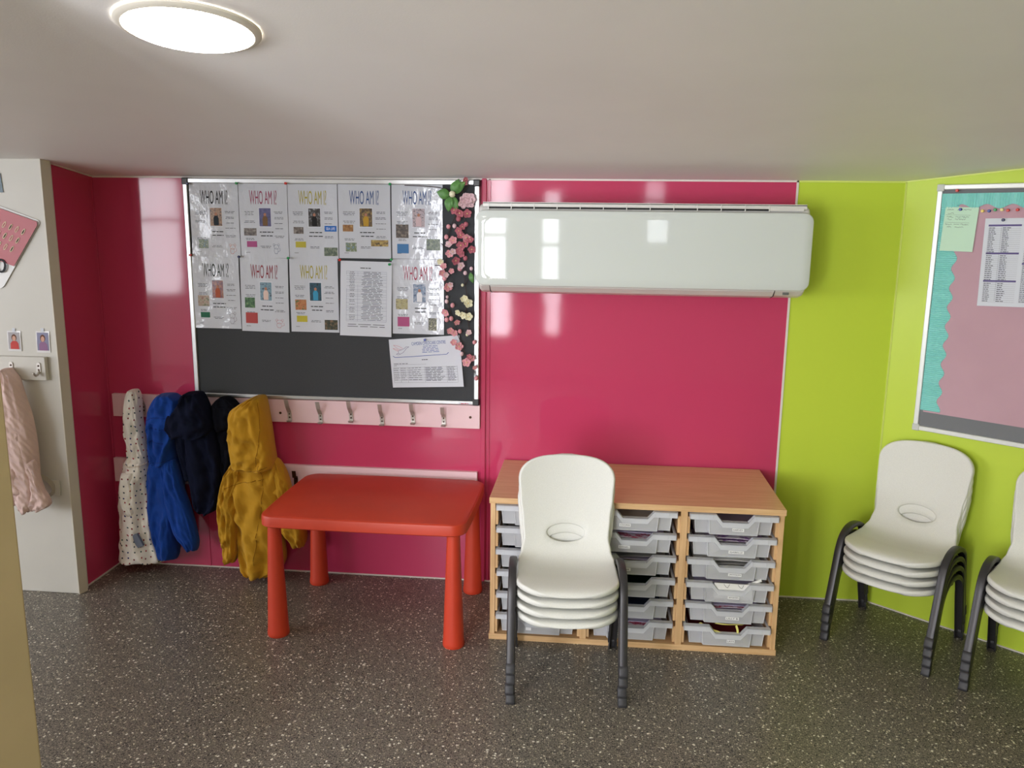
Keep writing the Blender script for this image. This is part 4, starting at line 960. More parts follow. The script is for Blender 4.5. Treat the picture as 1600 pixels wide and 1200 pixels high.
def build_tray(W, D=0.42, H=0.074):
    """open tray, origin at front left bottom of the rim box; y goes into the cabinet"""
    th = 0.0022
    tr_ = bpy.data.objects.new('storage_tray', None); COL.objects.link(tr_); tr_.empty_display_size = 0.05
    # rim band with the dipped grip
    bm = bmesh.new()
    zt = H; rh = 0.020; dip = 0.026
    up = [(0, zt), (W*0.30, zt), (W*0.37, zt-dip), (W*0.66, zt-dip), (W*0.73, zt), (W, zt)]
    lo = [(x, z-rh) for x, z in up]
    poly = up+lo[::-1]
    # outline strip quads
    for i in range(len(up)-1):
        q = [(up[i][0], -0.006, up[i][1]), (up[i+1][0], -0.006, up[i+1][1]), (lo[i+1][0], -0.006, lo[i+1][1]), (lo[i][0], -0.006, lo[i][1])]
        prism(bm, q, (0, th, 0))
        q = [(up[i][0], -0.006, up[i][1]), (up[i+1][0], -0.006, up[i+1][1]), (up[i+1][0], 0.014, up[i+1][1]), (up[i][0], 0.014, up[i][1])]
        prism(bm, q, (0, 0, -th))
    for x in (0, W-0.010): box(bm, x, x+0.010, 0.010, D, zt-0.004, zt-0.002)
    for x in (0, W-th): box(bm, x, x+th, -0.006, D, zt-rh, zt-0.002)
    for fx in (0.10, 0.26, 0.74, 0.90):
        box(bm, W*fx-0.0008, W*fx+0.0008, -0.0075, -0.006, zt-rh, zt)
    obj('rim', bm, M_TRAY, tr_)
    # bucket: side bays set back, centre bay standing forward
    bm = bmesh.new()
    a0, a1, c0_, c1_ = 0.016, W-0.016, W*0.20, W*0.80
    outl = [(a0, 0.012), (c0_, 0.012), (c0_+0.006, -0.002), (c1_-0.006, -0.002), (c1_, 0.012), (a1, 0.012), (a1, D), (a0, D)]
    for i in range(len(outl)):
        p_, q_ = outl[i], outl[(i+1) % len(outl)]
        mx_ = W/2
        def tp(pt, z): s_ = 1-0.05*(1-z/H); return (mx_+(pt[0]-mx_)*s_, pt[1]+(0.003*(1-z/H) if pt[1] < 0.1 else 0), z)
        ztop = zt-rh*0.6 if p_[1] > 0.1 or q_[1] > 0.1 or not (i == 2) else zt-dip-rh*0.5
        if i in (0, 1, 3, 4): ztop = zt-rh
        if i in (1, 3): ztop = zt-rh
        v_ = [bm.verts.new(c) for c in (tp(p_, 0), tp(q_, 0), tp(q_, ztop), tp(p_, ztop))]
        if i == 2:
            bmesh.ops.delete(bm, geom=v_, context='VERTS')
            mid = [(W*0.735, zt-rh), (W*0.665, zt-dip-rh+0.001), (W*0.365, zt-dip-rh+0.001), (W*0.295, zt-rh)]
            v_ = [bm.verts.new(c) for c in [tp(p_, 0), tp(q_, 0), tp(q_, zt-rh)]+[(x, -0.0035, z) for x, z in mid]+[tp(p_, zt-rh)]]
        bm.faces.new(v_)
    bt_ = [bm.verts.new((W/2+(x-W/2)*0.95, y+(0.003 if y < 0.1 else 0), 0)) for x, y in outl]; bm.faces.new(bt_)
    bmesh.ops.remove_doubles(bm, verts=bm.verts, dist=0.0001)
    o = obj('bucket', bm, M_TRAYB, tr_); so = o.modifiers.new('th', 'SOLIDIFY'); so.thickness = 0.0018
    bm = bmesh.new()   # bright moulded corner ribs
    for x, y in ((c0_+0.006, -0.0035), (c1_-0.006, -0.0035), (a0+0.003, 0.011), (a1-0.003, 0.011)):
        xx = W/2+(x-W/2)*0.955; tube(bm, [(xx, y+0.002, 0.001), (W/2+(x-W/2), y, zt-rh)], 0.0013, 6)
    tube(bm, [(W/2+(c0_+0.006-W/2)*0.955, -0.001, 0.001), (W/2+(c1_-0.006-W/2)*0.955, -0.001, 0.001)], 0.0013, 6)
    for xa, xb in ((a0, c0_), (c1_, a1)): tube(bm, [(W/2+(xa-W/2)*0.95, 0.013, 0.001), (W/2+(xb-W/2)*0.95, 0.013, 0.001)], 0.0011, 6)
    obj('moulded_ribs', bm, M_TRAYR, tr_)
    return tr_
M_TRAYR = tray_mat('tray_rib_plastic', 0.30, (240, 242, 244))
M_LABEL = mat('white_sticker', (240, 240, 240), 0.4)
names = [[None]*6, ['COOPER', 'DANIEL', 'DOMINIK', 'FINN', 'FINLEY', 'FRANKIE'], ['HARVEY', 'ISABELLE', 'JACKSON', 'JENSON', 'LILLY B', 'LAYA']]
colname = ['left', 'middle', 'right']
rown = ['top', 'second', 'third', 'fourth', 'fifth', 'bottom']
TW = inner[0][1]-inner[0][0]-0.010
proto = build_tray(TW)
def dup(root):
    r = root.copy(); COL.objects.link(r)
    for ch in list(root.children):
        c = ch.copy(); COL.objects.link(c); c.parent = r
    return r
papm = [mat('loose_paper_white', (238, 236, 232), 0.7), mat('loose_paper_lilac', (200, 190, 220), 0.7), picture_mat('crayoned_paper', [(236, 234, 232), (224, 214, 226), (130, 70, 150), (240, 238, 236)], 26),
        mat('loose_paper_grey', (150, 148, 146), 0.7), mat('dark_green_folder', (36, 70, 50), 0.6), mat('dark_red_card', (130, 34, 40), 0.6), picture_mat('pink_drawing', [(238, 236, 236), (230, 220, 228), (190, 50, 90), (230, 226, 226)], 30),
        mat('navy_card', (60, 74, 104), 0.6), mat('tan_card', (176, 110, 66), 0.7)]
def paper_stack(x0, x1, y0, z0, h, mi, seed, label, parent_things=True, lift=0.0, group='papers in the storage trays', layers=5, D=0.30):
    rn = random.Random(seed); bm = bmesh.new()
    for k in range(layers):
        za = z0+h*k/layers; ox = rn.uniform(-0.006, 0.006); oy = rn.uniform(0, 0.02); rot = rn.uniform(-0.04, 0.04)
        nx = 10; rows_ = []
        ph_ = rn.uniform(0, 6)
        for j in range(3):
            yy = y0+oy+D*j/2
            rows_.append([bm.verts.new((x0+ox+(x1-x0)*i/nx, yy+rot*(x0+(x1-x0)*i/nx-x0), za+lift*math.sin(PI*i/nx)*k/layers+0.004*(0.5+0.5*math.sin(4*i/nx+ph_))*(1 if k > 0 else 0.2)-(0.0 if j == 0 else 0.004*j))) for i in range(nx+1)])
        r2 = [[bm.verts.new(v.co+Vector((0, 0, 0.0014))) for v in rr_] for rr_ in rows_]
        for A_, fl in ((rows_, 1), (r2, 0)):
            for j in range(2):
                for i in range(nx):
                    bm.faces.new((A_[j][i], A_[j][i+1], A_[j+1][i+1], A_[j+1][i])).material_index = mi[k % len(mi)]
        for i in range(nx): bm.faces.new((rows_[0][i], rows_[0][i+1], r2[0][i+1], r2[0][i])).material_index = mi[k % len(mi)]
    o = obj('paper_stack', bm, papm); tag(o, label, 'papers', group)
    return o
first = True
content = {(2, 0): ([3, 1], 0.020, 0), (2, 1): ([3, 0, 0, 2, 2], 0.064, 0.004), (2, 2): ([3, 3, 0, 3, 0], 0.062, 0.006), (2, 3): ([2, 0, 0, 0, 1], 0.060, 0.006), (2, 4): ([1, 6, 1, 6, 1], 0.058, 0.008), (2, 5): ([7, 5], 0.026, 0),
           (1, 0): ([3, 0], 0.022, 0), (1, 1): ([3, 1, 0, 6, 1], 0.060, 0.006), (1, 2): ([3, 0, 3, 1, 3], 0.058, 0.006), (1, 3): ([4], 0.020, 0), (1, 4): ([4, 7], 0.024, 0), (1, 5): ([6, 1, 0, 6, 1], 0.056, 0.006),
           (0, 0): ([7, 3], 0.026, 0), (0, 1): ([3, 8, 0], 0.034, 0.003), (0, 2): ([7], 0.02, 0), (0, 3): ([3, 0], 0.03, 0), (0, 4): ([7, 3], 0.02, 0), (0, 5): ([1, 0, 1, 0], 0.04, 0.004)}
jit = random.Random(4)
for c_ in range(3):
    for r_ in range(6):
        tr_ = proto if first else dup(proto); 
        z = 0.026+(5-r_)*PITCH+0.008; x = KX+inner[c_][0]+0.005+jit.uniform(-0.002, 0.002)
        y = yf-0.004-(0.006 if (c_, r_) in ((2, 3), (2, 5)) else 0)+jit.uniform(-0.002, 0.003)
        tr_.location = (x, y, z); tr_['category'] = 'storage tray'; tr_['group'] = 'clear plastic trays in the cabinet'
        tr_['label'] = 'clear plastic storage tray, %s tray in the %s column of the cabinet' % (rown[r_], colname[c_])
        first = False
for tr_ in [o for o in COL.objects if o.name.startswith('storage_tray')]:
    pass
trs = [o for o in COL.objects if o.name.startswith('storage_tray') and o.parent is None]
for i, tr_ in enumerate(trs):
    c_, r_ = divmod(i, 6); nm = names[c_][r_]
    lx = TW*(0.52+(0.03 if c_ == 2 else -0.12)-0.0*r_); lz = 0.021
    wl = 0.020 if nm is None else max(0.024, 0.0062*len(nm)+0.004)
    bm = bmesh.new(); sh = Sheet((lx-wl/2, -0.0045, lz+0.0055), (lx+wl/2, -0.0045, lz+0.0050), (lx-wl/2, -0.0045, lz-0.0060), (lx+wl/2, -0.0045, lz-0.0065), (0, -1, 0))
    sh.rect(bm, 0, 1, 0, 1, 0.0002, 0, 1)
    if nm: sh.text(bm, nm, 0.08, 0.92, 0.24, 0.76, 0.0006, 1)
    obj('name_label', bm, [M_LABEL, INKB], tr_)
    mi, h_, lf = content[(c_, r_)]
    x, y, z = tr_.location
    paper_stack(x+0.030, x+TW-0.040, y+0.022, z+0.004, h_, mi, 100+i, 'loose papers and drawings in the %s tray of the %s column' % (rown[r_], colname[c_]), lift=lf, layers=max(2, len(mi)))
# yellow ribbon in bottom right tray
tr_ = trs[17]; x, y, z = tr_.location
bm = bmesh.new()
for pts in ([(0.06, 0.03, 0.070), (0.10, 0.012, 0.055), (0.13, 0.010, 0.045), (0.15, 0.02, 0.01)], [(0.19, 0.02, 0.072), (0.195, 0.010, 0.05), (0.185, 0.012, 0.02), (0.17, 0.02, 0.006)], [(0.12, 0.05, 0.062), (0.15, 0.03, 0.068), (0.20, 0.03, 0.070), (0.22, 0.05, 0.06)], [(0.20, 0.012, 0.035), (0.22, 0.015, 0.02), (0.225, 0.02, 0.006)]):
    P = catmull(pts, 14)
    for a_, b_ in zip(P, P[1:]):
        A_, B_ = Vector(a_)+Vector((x, y, z)), Vector(b_)+Vector((x, y, z)); wv_ = Vector((0.003, -0.002, 0.003))
        bm.faces.new([bm.verts.new(p) for p in (A_-wv_, B_-wv_, B_+wv_, A_+wv_)])
bmesh.ops.remove_doubles(bm, verts=bm.verts, dist=0.0001)
o = obj('ribbon', bm, mat('pale_yellow_ribbon', (226, 216, 120), 0.5)); o.modifiers.new('th', 'SOLIDIFY').thickness = 0.0008
tag(o, 'pale yellow ribbon spilling out of the bottom right tray', 'ribbon')
# things standing up in the trays
def loose(name, bm, m, label, cat='papers'):
    o = obj(name, bm, m); tag(o, label, cat); return o
x, y, z = trs[15].location
bm = bmesh.new(); tube(bm, [(x+0.215, y+0.02, z+0.058), (x+0.268, y+0.022, z+0.082)], 0.006, 14)
loose('rolled_paper', bm, papm[0], 'short white paper roll poking out of the fourth right tray', 'paper roll')
bm = bmesh.new()
s = Sheet((x+0.10, y+0.0035, z+0.072), (x+0.235, y+0.0035, z+0.070), (x+0.10, y+0.0045, z+0.012), (x+0.235, y+0.0045, z+0.012), (0, -1, 0), 0.002, 5)
o = s.paper('drawing_sheet', papm[0], None, 8, 6)
bm = bmesh.new()
for u in (0.25, 0.62):
    s.line(bm, [(u, 0.05), (u+0.05, 0.2), (u+0.10, 0.28), (u+0.13, 0.15), (u+0.15, 0.03)], 0.0012)
o2 = obj('pen_lines', bm, INK, o); tag(o, 'white sheet with pen curves standing in the fourth right tray', 'paper sheet')

# ------------------------------------------------------------------ chairs
def build_chair():
    root = bpy.data.objects.new('childrens_chair', None); COL.objects.link(root); root.empty_display_size = 0.1
    # ---- shell
    cl = [(-0.186, 0.268), (-0.178, 0.279), (-0.150, 0.285), (-0.090, 0.283), (-0.020, 0.274), (0.045, 0.271), (0.090, 0.284), (0.120, 0.318), (0.140, 0.370), (0.158, 0.435), (0.175, 0.505), (0.190, 0.570), (0.200, 0.622)]
    fine = catmull(cl, 400); L = [0]
    for a_, b_ in zip(fine, fine[1:]): L.append(L[-1]+math.hypot(b_[0]-a_[0], b_[1]-a_[1]))
    T = L[-1]
    def pos(s_):
        s_ = max(0, min(T, s_)); lo, hi = 0, 399
        while hi-lo > 1:
            mid = (lo+hi)//2
            if L[mid] <= s_: lo = mid
            else: hi = mid
        f_ = (s_-L[lo])/max(1e-9, L[hi]-L[lo]); a_, b_ = fine[lo], fine[hi]
        d_ = Vector((0, b_[0]-a_[0], b_[1]-a_[1])).normalized()
        return Vector((0, a_[0]+(b_[0]-a_[0])*f_, a_[1]+(b_[1]-a_[1])*f_)), Vector((0, -d_.z, d_.y)), d_
    wk = [(0, 0.160), (0.10, 0.163), (0.20, 0.163), (0.265, 0.161), (0.315, 0.150), (0.36, 0.143), (0.43, 0.148), (0.50, 0.157), (0.58, 0.163), (0.66, 0.161), (0.8, 0.158)]
    def W(s_):
        for (a_, wa), (b_, wb) in zip(wk, wk[1:]):
            if s_ <= b_: f_ = (s_-a_)/(b_-a_); f_ = f_*f_*(3-2*f_); return wa+(wb-wa)*f_
        return wk[-1][1]
    r0, r1 = 0.110, 0.098     # corner lengths, front and top
    def hw(s_):
        w_ = W(s_)
        if s_ < r0: q = 1-s_/r0; return w_*(1-q**2.4)**(1/2.4)
        if s_ > T-r1: q = (s_-(T-r1))/r1; return w_*max(0, 1-q**2.9)**(1/2.9)
        return w_
    ss = []
    n0, n1, nm_ = 12, 14, 44
    for i in range(n0-1, 0, -1): ss.append(r0*(1-math.sin(PI/2*i/(n0-0.7))**(2/2.4)))
    for i in range(nm_+1): ss.append(r0+(T-r1-r0)*i/nm_)
    for i in range(1, n1): ss.append(T-r1+r1*math.sin(PI/2*i/(n1-0.7))**(2/2.9))
    NU = 36; hs, hr, hc = 0.034, 0.073, 0.378      # hole half height, half width, position along the shell
    bm = bmesh.new(); grid = []
    uv = {}
    for s_ in ss:
        h_ = hw(s_); p, n_, d_ = pos(s_); row = []
        back = min(1, max(0, (s_-0.27)/0.10))
        for i in range(NU+1):
            u = math.sin(PI/2*(2*i/NU-1)*0.86)/math.sin(PI/2*0.86)
            x = u*h_
            row.append(bm.verts.new(p+Vector((x, 0, 0))+n_*((0.004+0.010*min(1, max(0, (s_-0.10)/0.12))+0.008*back)*(x/0.16)**2)))
            uv[row[-1]] = (x, s_)
        grid.append(row)
    for a_, b_ in zip(grid, grid[1:]):
        for i in range(NU): bm.faces.new((a_[i], a_[i+1], b_[i+1], b_[i]))
    bm.faces.new(grid[0][::-1]); bm.faces.new(grid[-1])
    # grip hole
    def rho(v): x, s_ = uv[v]; return math.hypot(x/hr, (s_-hc)/hs)
    rim_v = set()
    kill = [v for v in bm.verts if v in uv and rho(v) < 1.0]
    bmesh.ops.delete(bm, geom=kill, context='VERTS')
    hole = [v for v in bm.verts if v.is_boundary and v in uv and rho(v) < 1.6 and abs(uv[v][0]) < 0.10]
    for v in hole:
        x, s_ = uv[v]; k = 1/rho(v); x *= k; s_ = hc+(s_-hc)*k
        p, n_, d_ = pos(s_); back = min(1, max(0, (s_-0.27)/0.10))
        v.co = p+Vector((x, 0, 0))+n_*((0.004+0.010*min(1, max(0, (s_-0.10)/0.12))+0.008*back)*(x/0.16)**2); uv[v] = (x, s_)
    bmesh.ops.recalc_face_normals(bm, faces=bm.faces[:])
    bm.normal_update()
    if sum((f_.normal.z for f_ in bm.faces if f_.calc_center_median().y < 0)) < 0:
        bmesh.ops.reverse_faces(bm, faces=bm.faces[:]); bm.normal_update()
    # hole flange going back
    he = [e for e in bm.edges if e.is_boundary and e.verts[0] in hole and e.verts[1] in hole]
    def flange(edges, steps, inward):
        cur = edges
        for out_, dn_ in steps:
            r_ = bmesh.ops.extrude_edge_only(bm, edges=cur)
            nv = [g_ for g_ in r_['geom'] if isinstance(g_, bmesh.types.BMVert)]
            ne = [g_ for g_ in r_['geom'] if isinstance(g_, bmesh.types.BMEdge)]
            yield nv; cur = [e for e in ne]
    base = {v: (v.co.copy(), uv[v]) for v in hole}
    cur = he
    for sh_, dn_ in ((0.965, 0.0018), (0.925, 0.006), (0.915, 0.0095)):
        r_ = bmesh.ops.extrude_edge_only(bm, edges=cur)
        nv = [g_ for g_ in r_['geom'] if isinstance(g_, bmesh.types.BMVert)]
        cur = [g_ for g_ in r_['geom'] if isinstance(g_, bmesh.types.BMEdge)]
        for v in nv:
            bv = min(base.values(), key=lambda q: (q[0]-v.co).length_squared)
            x, s_ = bv[1]
            p, n_, d_ = pos(hc+(s_-hc)*sh_)
            v.co = p+Vector((x*sh_, 0, 0))+n_*(0.021*(x/0.16)**2-dn_)
        base = {v: (v.co.copy(), min(base.values(), key=lambda q: (q[0]-v.co).length_squared)[1]) for v in nv} if False else {**{}, **{v: (v.co.copy(), None) for v in nv}}
        # keep parameters by nearest original hole vertex
        for v in nv:
            o_ = min(hole, key=lambda q: (Vector(((uv[q][0])*sh_, uv[q][1]*1.0, 0))-Vector((v.co.x, 0, 0))).length if False else (q.co-v.co).length_squared)
            base[v] = (v.co.copy(), uv[o_])
    # outer lip turned down
    cen = {}
    be = [e for e in bm.edges if e.is_boundary and not (e in cur)]
    be = [e for e in be if all(v in uv for v in e.verts)]
    bv = set(v for e in be for v in e.verts)
    nrm = {v: v.normal.copy() for v in bv}
    outd = {}
    for v in bv:
        acc = Vector()
        for e in v.link_edges:
            if e.is_boundary and len(e.link_faces) == 1:
                f_ = e.link_faces[0]; ed = (e.verts[1].co-e.verts[0].co)
                o_ = ed.cross(f_.normal)
                if o_.dot((e.verts[0].co+e.verts[1].co)/2-f_.calc_center_median()) < 0: o_ = -o_
                acc += o_
        outd[v] = acc.normalized() if acc.length > 0 else Vector((0, 0, 0))
    info = {v: (v.co.copy(), nrm[v], outd[v]) for v in bv}
    cur = be
    for od, dd in ((0.0030, 0.0010), (0.0050, 0.0040), (0.0055, 0.0100), (0.0045, 0.0170), (0.0015, 0.0200)):
        r_ = bmesh.ops.extrude_edge_only(bm, edges=cur)
        nv = [g_ for g_ in r_['geom'] if isinstance(g_, bmesh.types.BMVert)]
        cur = [g_ for g_ in r_['geom'] if isinstance(g_, bmesh.types.BMEdge)]
        new = {}
        for v in nv:
            k = min(info, key=lambda q: (q.co-v.co).length_squared)
            c0, n_, o_ = info[k]
            new[v] = info[k]
        for v in nv:
            c0, n_, o_ = new[v]; v.co = c0+o_*od-n_*dd
        info = new
    me = bpy.data.meshes.new('shell'); bm.to_mesh(me); bm.free(); me.materials.append(M_CHAIR)
    for p_ in me.polygons: p_.use_smooth = True
    o = bpy.data.objects.new('seat_shell', me); COL.objects.link(o); o.parent = root
    so = o.modifiers.new('th', 'SOLIDIFY'); so.thickness = 0.0035; so.offset = -1
    # ---- side frames: arched channels
    path = catmull([(-0.197, 0.0), (-0.172, 0.085), (-0.148, 0.17), (-0.126, 0.245), (-0.100, 0.286), (-0.055, 0.311), (0.010, 0.314), (0.070, 0.296), (0.110, 0.262), (0.134, 0.185), (0.164, 0.092), (0.195, 0.0)], 70)
    def channel(pts, x, wd, dp, grow=0.0):
        bm = bmesh.new(); rings = []
        for i, (y, z) in enumerate(pts):
            a_ = pts[max(i-1, 0)]; b_ = pts[min(i+1, len(pts)-1)]
            tt = Vector((0, b_[0]-a_[0], b_[1]-a_[1])).normalized(); n_ = Vector((0, -tt.z, tt.y))   # outward from the arch
            sec = [(-wd, -dp), (-wd, -0.004), (-wd+0.0015, -0.0012), (-wd+0.005, 0.0), (0, 0.0008), (wd-0.005, 0.0), (wd-0.0015, -0.0012), (wd, -0.004), (wd, -dp)]
            lean = 0.0
            rings.append([bm.verts.new(Vector((x+lean+sx, y, z))+n_*(sn+grow)) for sx, sn in sec])
        for r0_, r1_ in zip(rings, rings[1:]):
            for i in range(8): bm.faces.new((r0_[i], r0_[i+1], r1_[i+1], r1_[i]))
        return bm
    for x in (-0.182, 0.182):
        o = obj('side_frame', channel(path, x, 0.0130, 0.018), M_LEG, root, auto=0.5)
        o.modifiers.new('th', 'SOLIDIFY').thickness = 0.0022
        for pts in (path[:10], path[-10:]):
            pts = [p for p in pts if p[1] < 0.045]
            c = obj('foot_cap', channel(pts, x, 0.0148, 0.019, 0.0012), M_CAP, root, auto=0.5)
            c.modifiers.new('th', 'SOLIDIFY').thickness = 0.0035
    for y in (-0.075, 0.055):
        bm = bmesh.new(); z = 0.266 if y < 0 else 0.258
        box(bm, -0.172, 0.172, y-0.010, y+0.010, z-0.003, z+0.002)
        obj('crossbar', bm, M_LEG, root)
    return root
chair0 = build_chair()
stacks = [((0.370, -0.729), math.radians(3.9), 'in the stack before the tray cabinet'), ((1.600, -0.325), math.radians(-38.4), 'in the fully visible stack at the lime wall'), ((1.976, -0.626), math.radians(-37), 'in the stack cut by the right edge')]
lev = ['lowest', 'second from bottom', 'third from bottom', 'topmost']
jj = random.Random(2); fst = True
for si, ((x, y), rz, where) in enumerate(stacks):
    for k in range(4):
        r = chair0 if fst else dup(chair0); fst = False
        r.location = (x+jj.uniform(-0.0015, 0.0015), y+jj.uniform(-0.0015, 0.0015)+0.0, 0.035*k); r.rotation_euler = (0, 0, rz)
        r['label'] = 'cream plastic child chair, %s %s' % (lev[k], where)
        r['category'] = 'chair'; r['group'] = 'stacked cream children chairs'

# ------------------------------------------------------------------ air conditioner
t = thing('air_conditioner', 'glossy white wall mounted air conditioner unit above the tray cabinet', 'air conditioner', (0, 0, 0))
bm = bmesh.new()   # body: side profile extruded
prof = [(0, 1.270), (-0.150, 1.272), (-0.195, 1.282), (-0.222, 1.300), (-0.228, 1.320), (-0.226, 1.570), (-0.212, 1.600), (-0.190, 1.606), (0, 1.608)]
prism(bm, [(-0.006, y, z) for y, z in prof], (1.212, 0, 0))
obj('casing', bm, M_AC2, t, bevel=0.012, seg=4)
bm = bmesh.new()
pts = rrect(-0.016, 1.216, 1.303, 1.584, 0.034, 8)
# gently domed front panel
rings = []
for ins, dy in ((0, 0.0), (0.0, -0.008), (0.002, -0.012), (0.006, -0.0145), (0.03, -0.0165), (0.034, -0.0165), (0.05, -0.0165)):
    cx, cz = 0.6, 1.4435
    rings.append([bm.verts.new((cx+(x-cx)*(1-ins/0.616), -0.226+dy, cz+(z-cz)*(1-ins/0.1405))) for x, z in pts])
for a_, b_ in zip(rings, rings[1:]):
    for i in range(len(a_)): bm.faces.new((a_[i], a_[(i+1) % len(a_)], b_[(i+1) % len(a_)], b_[i]))
bm.faces.new(rings[-1]); bm.faces.new(rings[0][::-1])
obj('front_panel', bm, M_AC, t, auto=0.5)
bm = bmesh.new()
prism(bm, [(0.040, -0.2205, 1.300), (0.040, -0.199, 1.2835), (0.040, -0.150, 1.2735), (0.040, -0.150, 1.270), (0.040, -0.197, 1.2795), (0.040, -0.2235, 1.298)], (1.055, 0, 0))
obj('louvre', bm, M_AC2, t)
bm = bmesh.new()
for x in (0.036, 1.096): prism(bm, [(x, -0.227, 1.304), (x, -0.200, 1.2795), (x, -0.150, 1.269), (x, -0.150, 1.272), (x, -0.197, 1.284), (x, -0.222, 1.306)], (0.0025, 0, 0))
obj('louvre_gap', bm, M_DARK, t)
# top intake grille: bright bars above dark slots
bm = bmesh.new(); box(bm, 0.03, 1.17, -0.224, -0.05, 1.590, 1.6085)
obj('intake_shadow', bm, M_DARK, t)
bm = bmesh.new()
box(bm, 0.010, 1.19, -0.2255, -0.2225, 1.597, 1.611); box(bm, 0.010, 1.19, -0.2255, -0.04, 1.6085, 1.6135)
for k in range(13): box(bm, 0.030+k*0.0855, 0.033+k*0.0855, -0.2275, -0.2235, 1.586, 1.612)
box(bm, 1.06, 1.18, -0.2275, -0.2235, 1.590, 1.606)
obj('intake_grille', bm, M_AC2, t)
bm = bmesh.new(); box(bm, 1.128, 1.150, -0.2180, -0.2120, 1.287, 1.296); o = obj('sensor_window', bm, flat((110, 112, 108), 0.2), t); 
o.rotation_euler = (0, 0, 0)
# logo: three diamonds and name
bm = bmesh.new()
s = Sheet((0.036, -0.2426, 1.3395), (0.106, -0.2426, 1.3395), (0.036, -0.2426, 1.3255), (0.106, -0.2426, 1.3255), (0, -1, 0))
def P_(x, z): return (x/0.070, 1-(z/0.014))
c = (0.0075, 0.0052)
for a_ in (90, 210, 330):
    a0 = math.radians(a_); d1 = a0-math.radians(30); d2 = a0+math.radians(30); r_ = 0.0042
    q = [c, (c[0]+r_*math.cos(d1), c[1]+r_*math.sin(d1)), (c[0]+r_*math.cos(d1)+r_*math.cos(d2), c[1]+r_*math.sin(d1)+r_*math.sin(d2)), (c[0]+r_*math.cos(d2), c[1]+r_*math.sin(d2))]
    s.poly(bm, [P_(*k) for k in q], 0.0006)
s.text(bm, 'MITSUBISHI', 0.24, 1.0, 0.42, 0.86, 0.0006)
obj('logo', bm, mat('logo_white', (250, 250, 250), 0.4), t)

# ------------------------------------------------------------------ right noticeboard
def AP(sv, z, off=0.0): p = Vector((XE, 0, z))+AD*sv+AN*off; return p
t = thing('noticeboard', 'noticeboard with mauve paper and teal scalloped border on the lime wall', 'noticeboard')
def abox(bm, s0, s1, z0, z1, o0, o1, mi=0):
    prism(bm, [AP(s0, z0, o0), AP(s1, z0, o0), AP(s1, z1, o0), AP(s0, z1, o0)], AN*(o1-o0), mi)
S0, S1, Z0, Z1 = 0.124, 1.344, 0.768, 1.693
bm = bmesh.new(); abox(bm, S0+0.01, S1-0.01, Z0+0.01, Z1-0.01, 0.001, 0.016); obj('felt', bm, mat('mid_grey_felt', (124, 126, 130), 0.95, spec=0.1, bump=(700, 0.4, 0.001)), t)
bm = bmesh.new(); f = 0.018
for a_ in ((S0, S1, Z1-f, Z1), (S0, S1, Z0, Z0+f), (S0, S0+f, Z0+f, Z1-f), (S1-f, S1, Z0+f, Z1-f)): abox(bm, *a_, 0.001, 0.024)
obj('frame', bm, M_ALUW, t, bevel=0.003)
MGC = mat('grey_corner_plastic', (200, 202, 200), 0.4)
for a_, b_ in ((S0-0.002, Z1-0.024), (S0-0.002, Z0-0.002), (S1-0.024, Z1-0.024), (S1-0.024, Z0-0.002)): bm = bmesh.new(); abox(bm, a_, a_+0.026, b_, b_+0.026, 0.001, 0.027); obj('corner_cap', bm, MGC, t, bevel=0.003)
bm = bmesh.new(); abox(bm, S0+0.03, S1-0.02, 0.842, 1.650, 0.016, 0.0172); obj('backing_paper', bm, mat('mauve_paper', (196, 160, 172), 0.85, spec=0.2, bump=(300, 0.15, 0.001), vary=0.03, vscale=6), t)
def teal():
    m = mat('teal_corrugated_card', (138, 214, 208), 0.6)
    return m
MT = teal()
bm = bmesh.new()   # left border: corrugated horizontally, scalloped inner edge
def scal(v, per, amp): return amp*(0.5-0.5*math.cos(2*PI*v/per))
n = 330; prev = None
z_a, z_b = 0.848, 1.655
for i in range(n+1):
    z = z_a+(z_b-z_a)*i/n; r_ = 0.0172+0.0030*(0.5+0.5*math.sin(2*PI*z/0.0072))
    e = 0.199+scal(z-0.849+0.03, 0.0715, 0.016)
    row = [bm.verts.new(AP(S0+f+0.001, z, r_)), bm.verts.new(AP(0.18, z, r_)), bm.verts.new(AP(e, z, r_)), bm.verts.new(AP(e, z, 0.0171))]
    if prev:
        for k in range(3): bm.faces.new((prev[k], prev[k+1], row[k+1], row[k]))
    prev = row
obj('scalloped_border', bm, MT, t, auto=0.9)
bm = bmesh.new(); n = 560; prev = None
for i in range(n+1):
    sv = S0+f+0.001+(S1-f-S0-f-0.002)*i/n; r_ = 0.0205+0.0030*(0.5+0.5*math.sin(2*PI*sv/0.0088))
    e = 1.6225-scal(sv-0.213, 0.0830, 0.015)
    row = [bm.verts.new(AP(sv, 1.661, r_)), bm.verts.new(AP(sv, 1.64, r_)), bm.verts.new(AP(sv, e, r_)), bm.verts.new(AP(sv, e, 0.0190))]
    if prev:
        for k in range(3): bm.faces.new((prev[k], prev[k+1], row[k+1], row[k]))
    prev = row
obj('scalloped_border', bm, MT, t, auto=0.9)
n_ = AN
s = Sheet(AP(0.159, 1.613, 0.022), AP(0.272, 1.611, 0.022), AP(0.153, 1.455, 0.022), AP(0.266, 1.453, 0.022), n_, 0.002, 81)
t = thing('note_sheet', 'pale green handwritten note pinned at the top left of the mauve board', 'note')
s.paper('sheet', mat('mint_paper', (200, 232, 208), 0.7), t)
bm = bmesh.new(); hr_ = random.Random(77)
def scrawl(bm, s, u, v, w_, h_):
    P = [(u, v)]
    k = int(w_/0.018)
    for i in range(k): P.append((u+w_*(i+1)/k, v+hr_.uniform(-h_, h_)))
    s.line(bm, P, 0.0009)
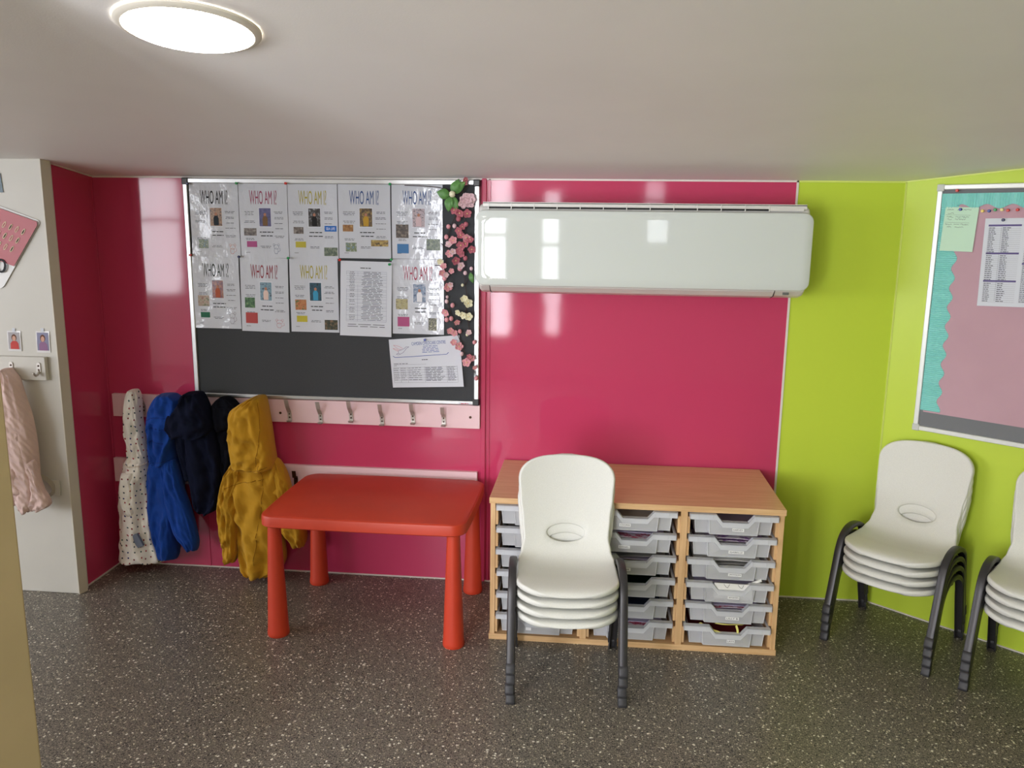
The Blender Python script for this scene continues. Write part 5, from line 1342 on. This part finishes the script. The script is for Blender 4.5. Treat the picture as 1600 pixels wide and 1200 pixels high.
for v, segs in ((0.06, ((0.06, 0.2), (0.36, 0.16), (0.56, 0.22))), (0.14, ((0.10, 0.18),)), (0.22, ((0.08, 0.2), (0.34, 0.16), (0.52, 0.22))), (0.275, ((0.10, 0.14), (0.34, 0.32))), (0.39, ((0.06, 0.2), (0.32, 0.16), (0.52, 0.24))), (0.445, ((0.12, 0.14), (0.36, 0.26)))):
    for u, w_ in segs: scrawl(bm, s, u, v, w_, 0.016)
for v in (0.175, 0.345): s.line(bm, [(0.04, v), (0.4, v+0.003), (0.78, v+0.004)], 0.0006)
obj('handwriting', bm, flat((70, 90, 84)), t)
s = Sheet(AP(0.297, 1.572, 0.0225), AP(0.507, 1.576, 0.0225), AP(0.302, 1.262, 0.0225), AP(0.512, 1.270, 0.0225), n_, 0.002, 82)
t = thing('list_sheet', 'white printed list with purple heading bars on the mauve board', 'paper sheet')
s.paper('sheet', M_PAPER, t)
for c0_, c1_, bars in ((0.06, 0.56, (0.07, 0.385, 0.70)), (0.62, 0.96, (0.16, 0.50))):
    for v in bars: bm = bmesh.new(); s.rect(bm, c0_, c1_, v, v+0.020, 0.001, 0); obj('heading_bar', bm, flat((96, 84, 140)), t)
bm = bmesh.new(); lr = random.Random(5)
for c0_, c1_, v0, v1 in ((0.06, 0.56, 0.10, 0.94), (0.62, 0.96, 0.19, 0.94)):
    v = v0
    while v < v1:
        s.line(bm, [(c0_, v+0.018), (c1_, v+0.018)], 0.0004)
        s.words(bm, c0_+0.01, c0_+0.15, v+0.004, 0.008, lr, False); s.words(bm, c0_+0.22, c0_+0.40, v+0.004, 0.008, lr, False, fill=0.7); v += 0.0225
    s.line(bm, [(c0_+0.2, v0), (c0_+0.2, v1)], 0.0005)
obj('table_print', bm, flat((80, 80, 92)), t)
for a_, b_, c_, w_ in ((0.194, 1.671, 'red', 'in the grey strip above the teal border'), (0.212, 1.604, 'blue', 'holding the pale green note'), (0.285, 1.598, 'yellow', 'first of the row right of the green note'), (0.306, 1.598, 'blue', 'second in the row right of the green note'),
                   (0.325, 1.602, 'green', 'third in the row right of the green note'), (0.347, 1.602, 'cream', 'between the green and red pins of the row'), (0.366, 1.600, 'red', 'just right of the cream pin in the row'), (0.396, 1.602, 'red', 'last of the row at the frame edge'), (0.356, 1.567, 'navy', 'holding the white printed list')):
    pin(AP(a_, b_, 0.0225 if c_ in ('navy',) or a_ < 0.23 else 0.0185), AN, c_, '%s push pin %s' % (c_, w_), 'push pins on the mauve board')
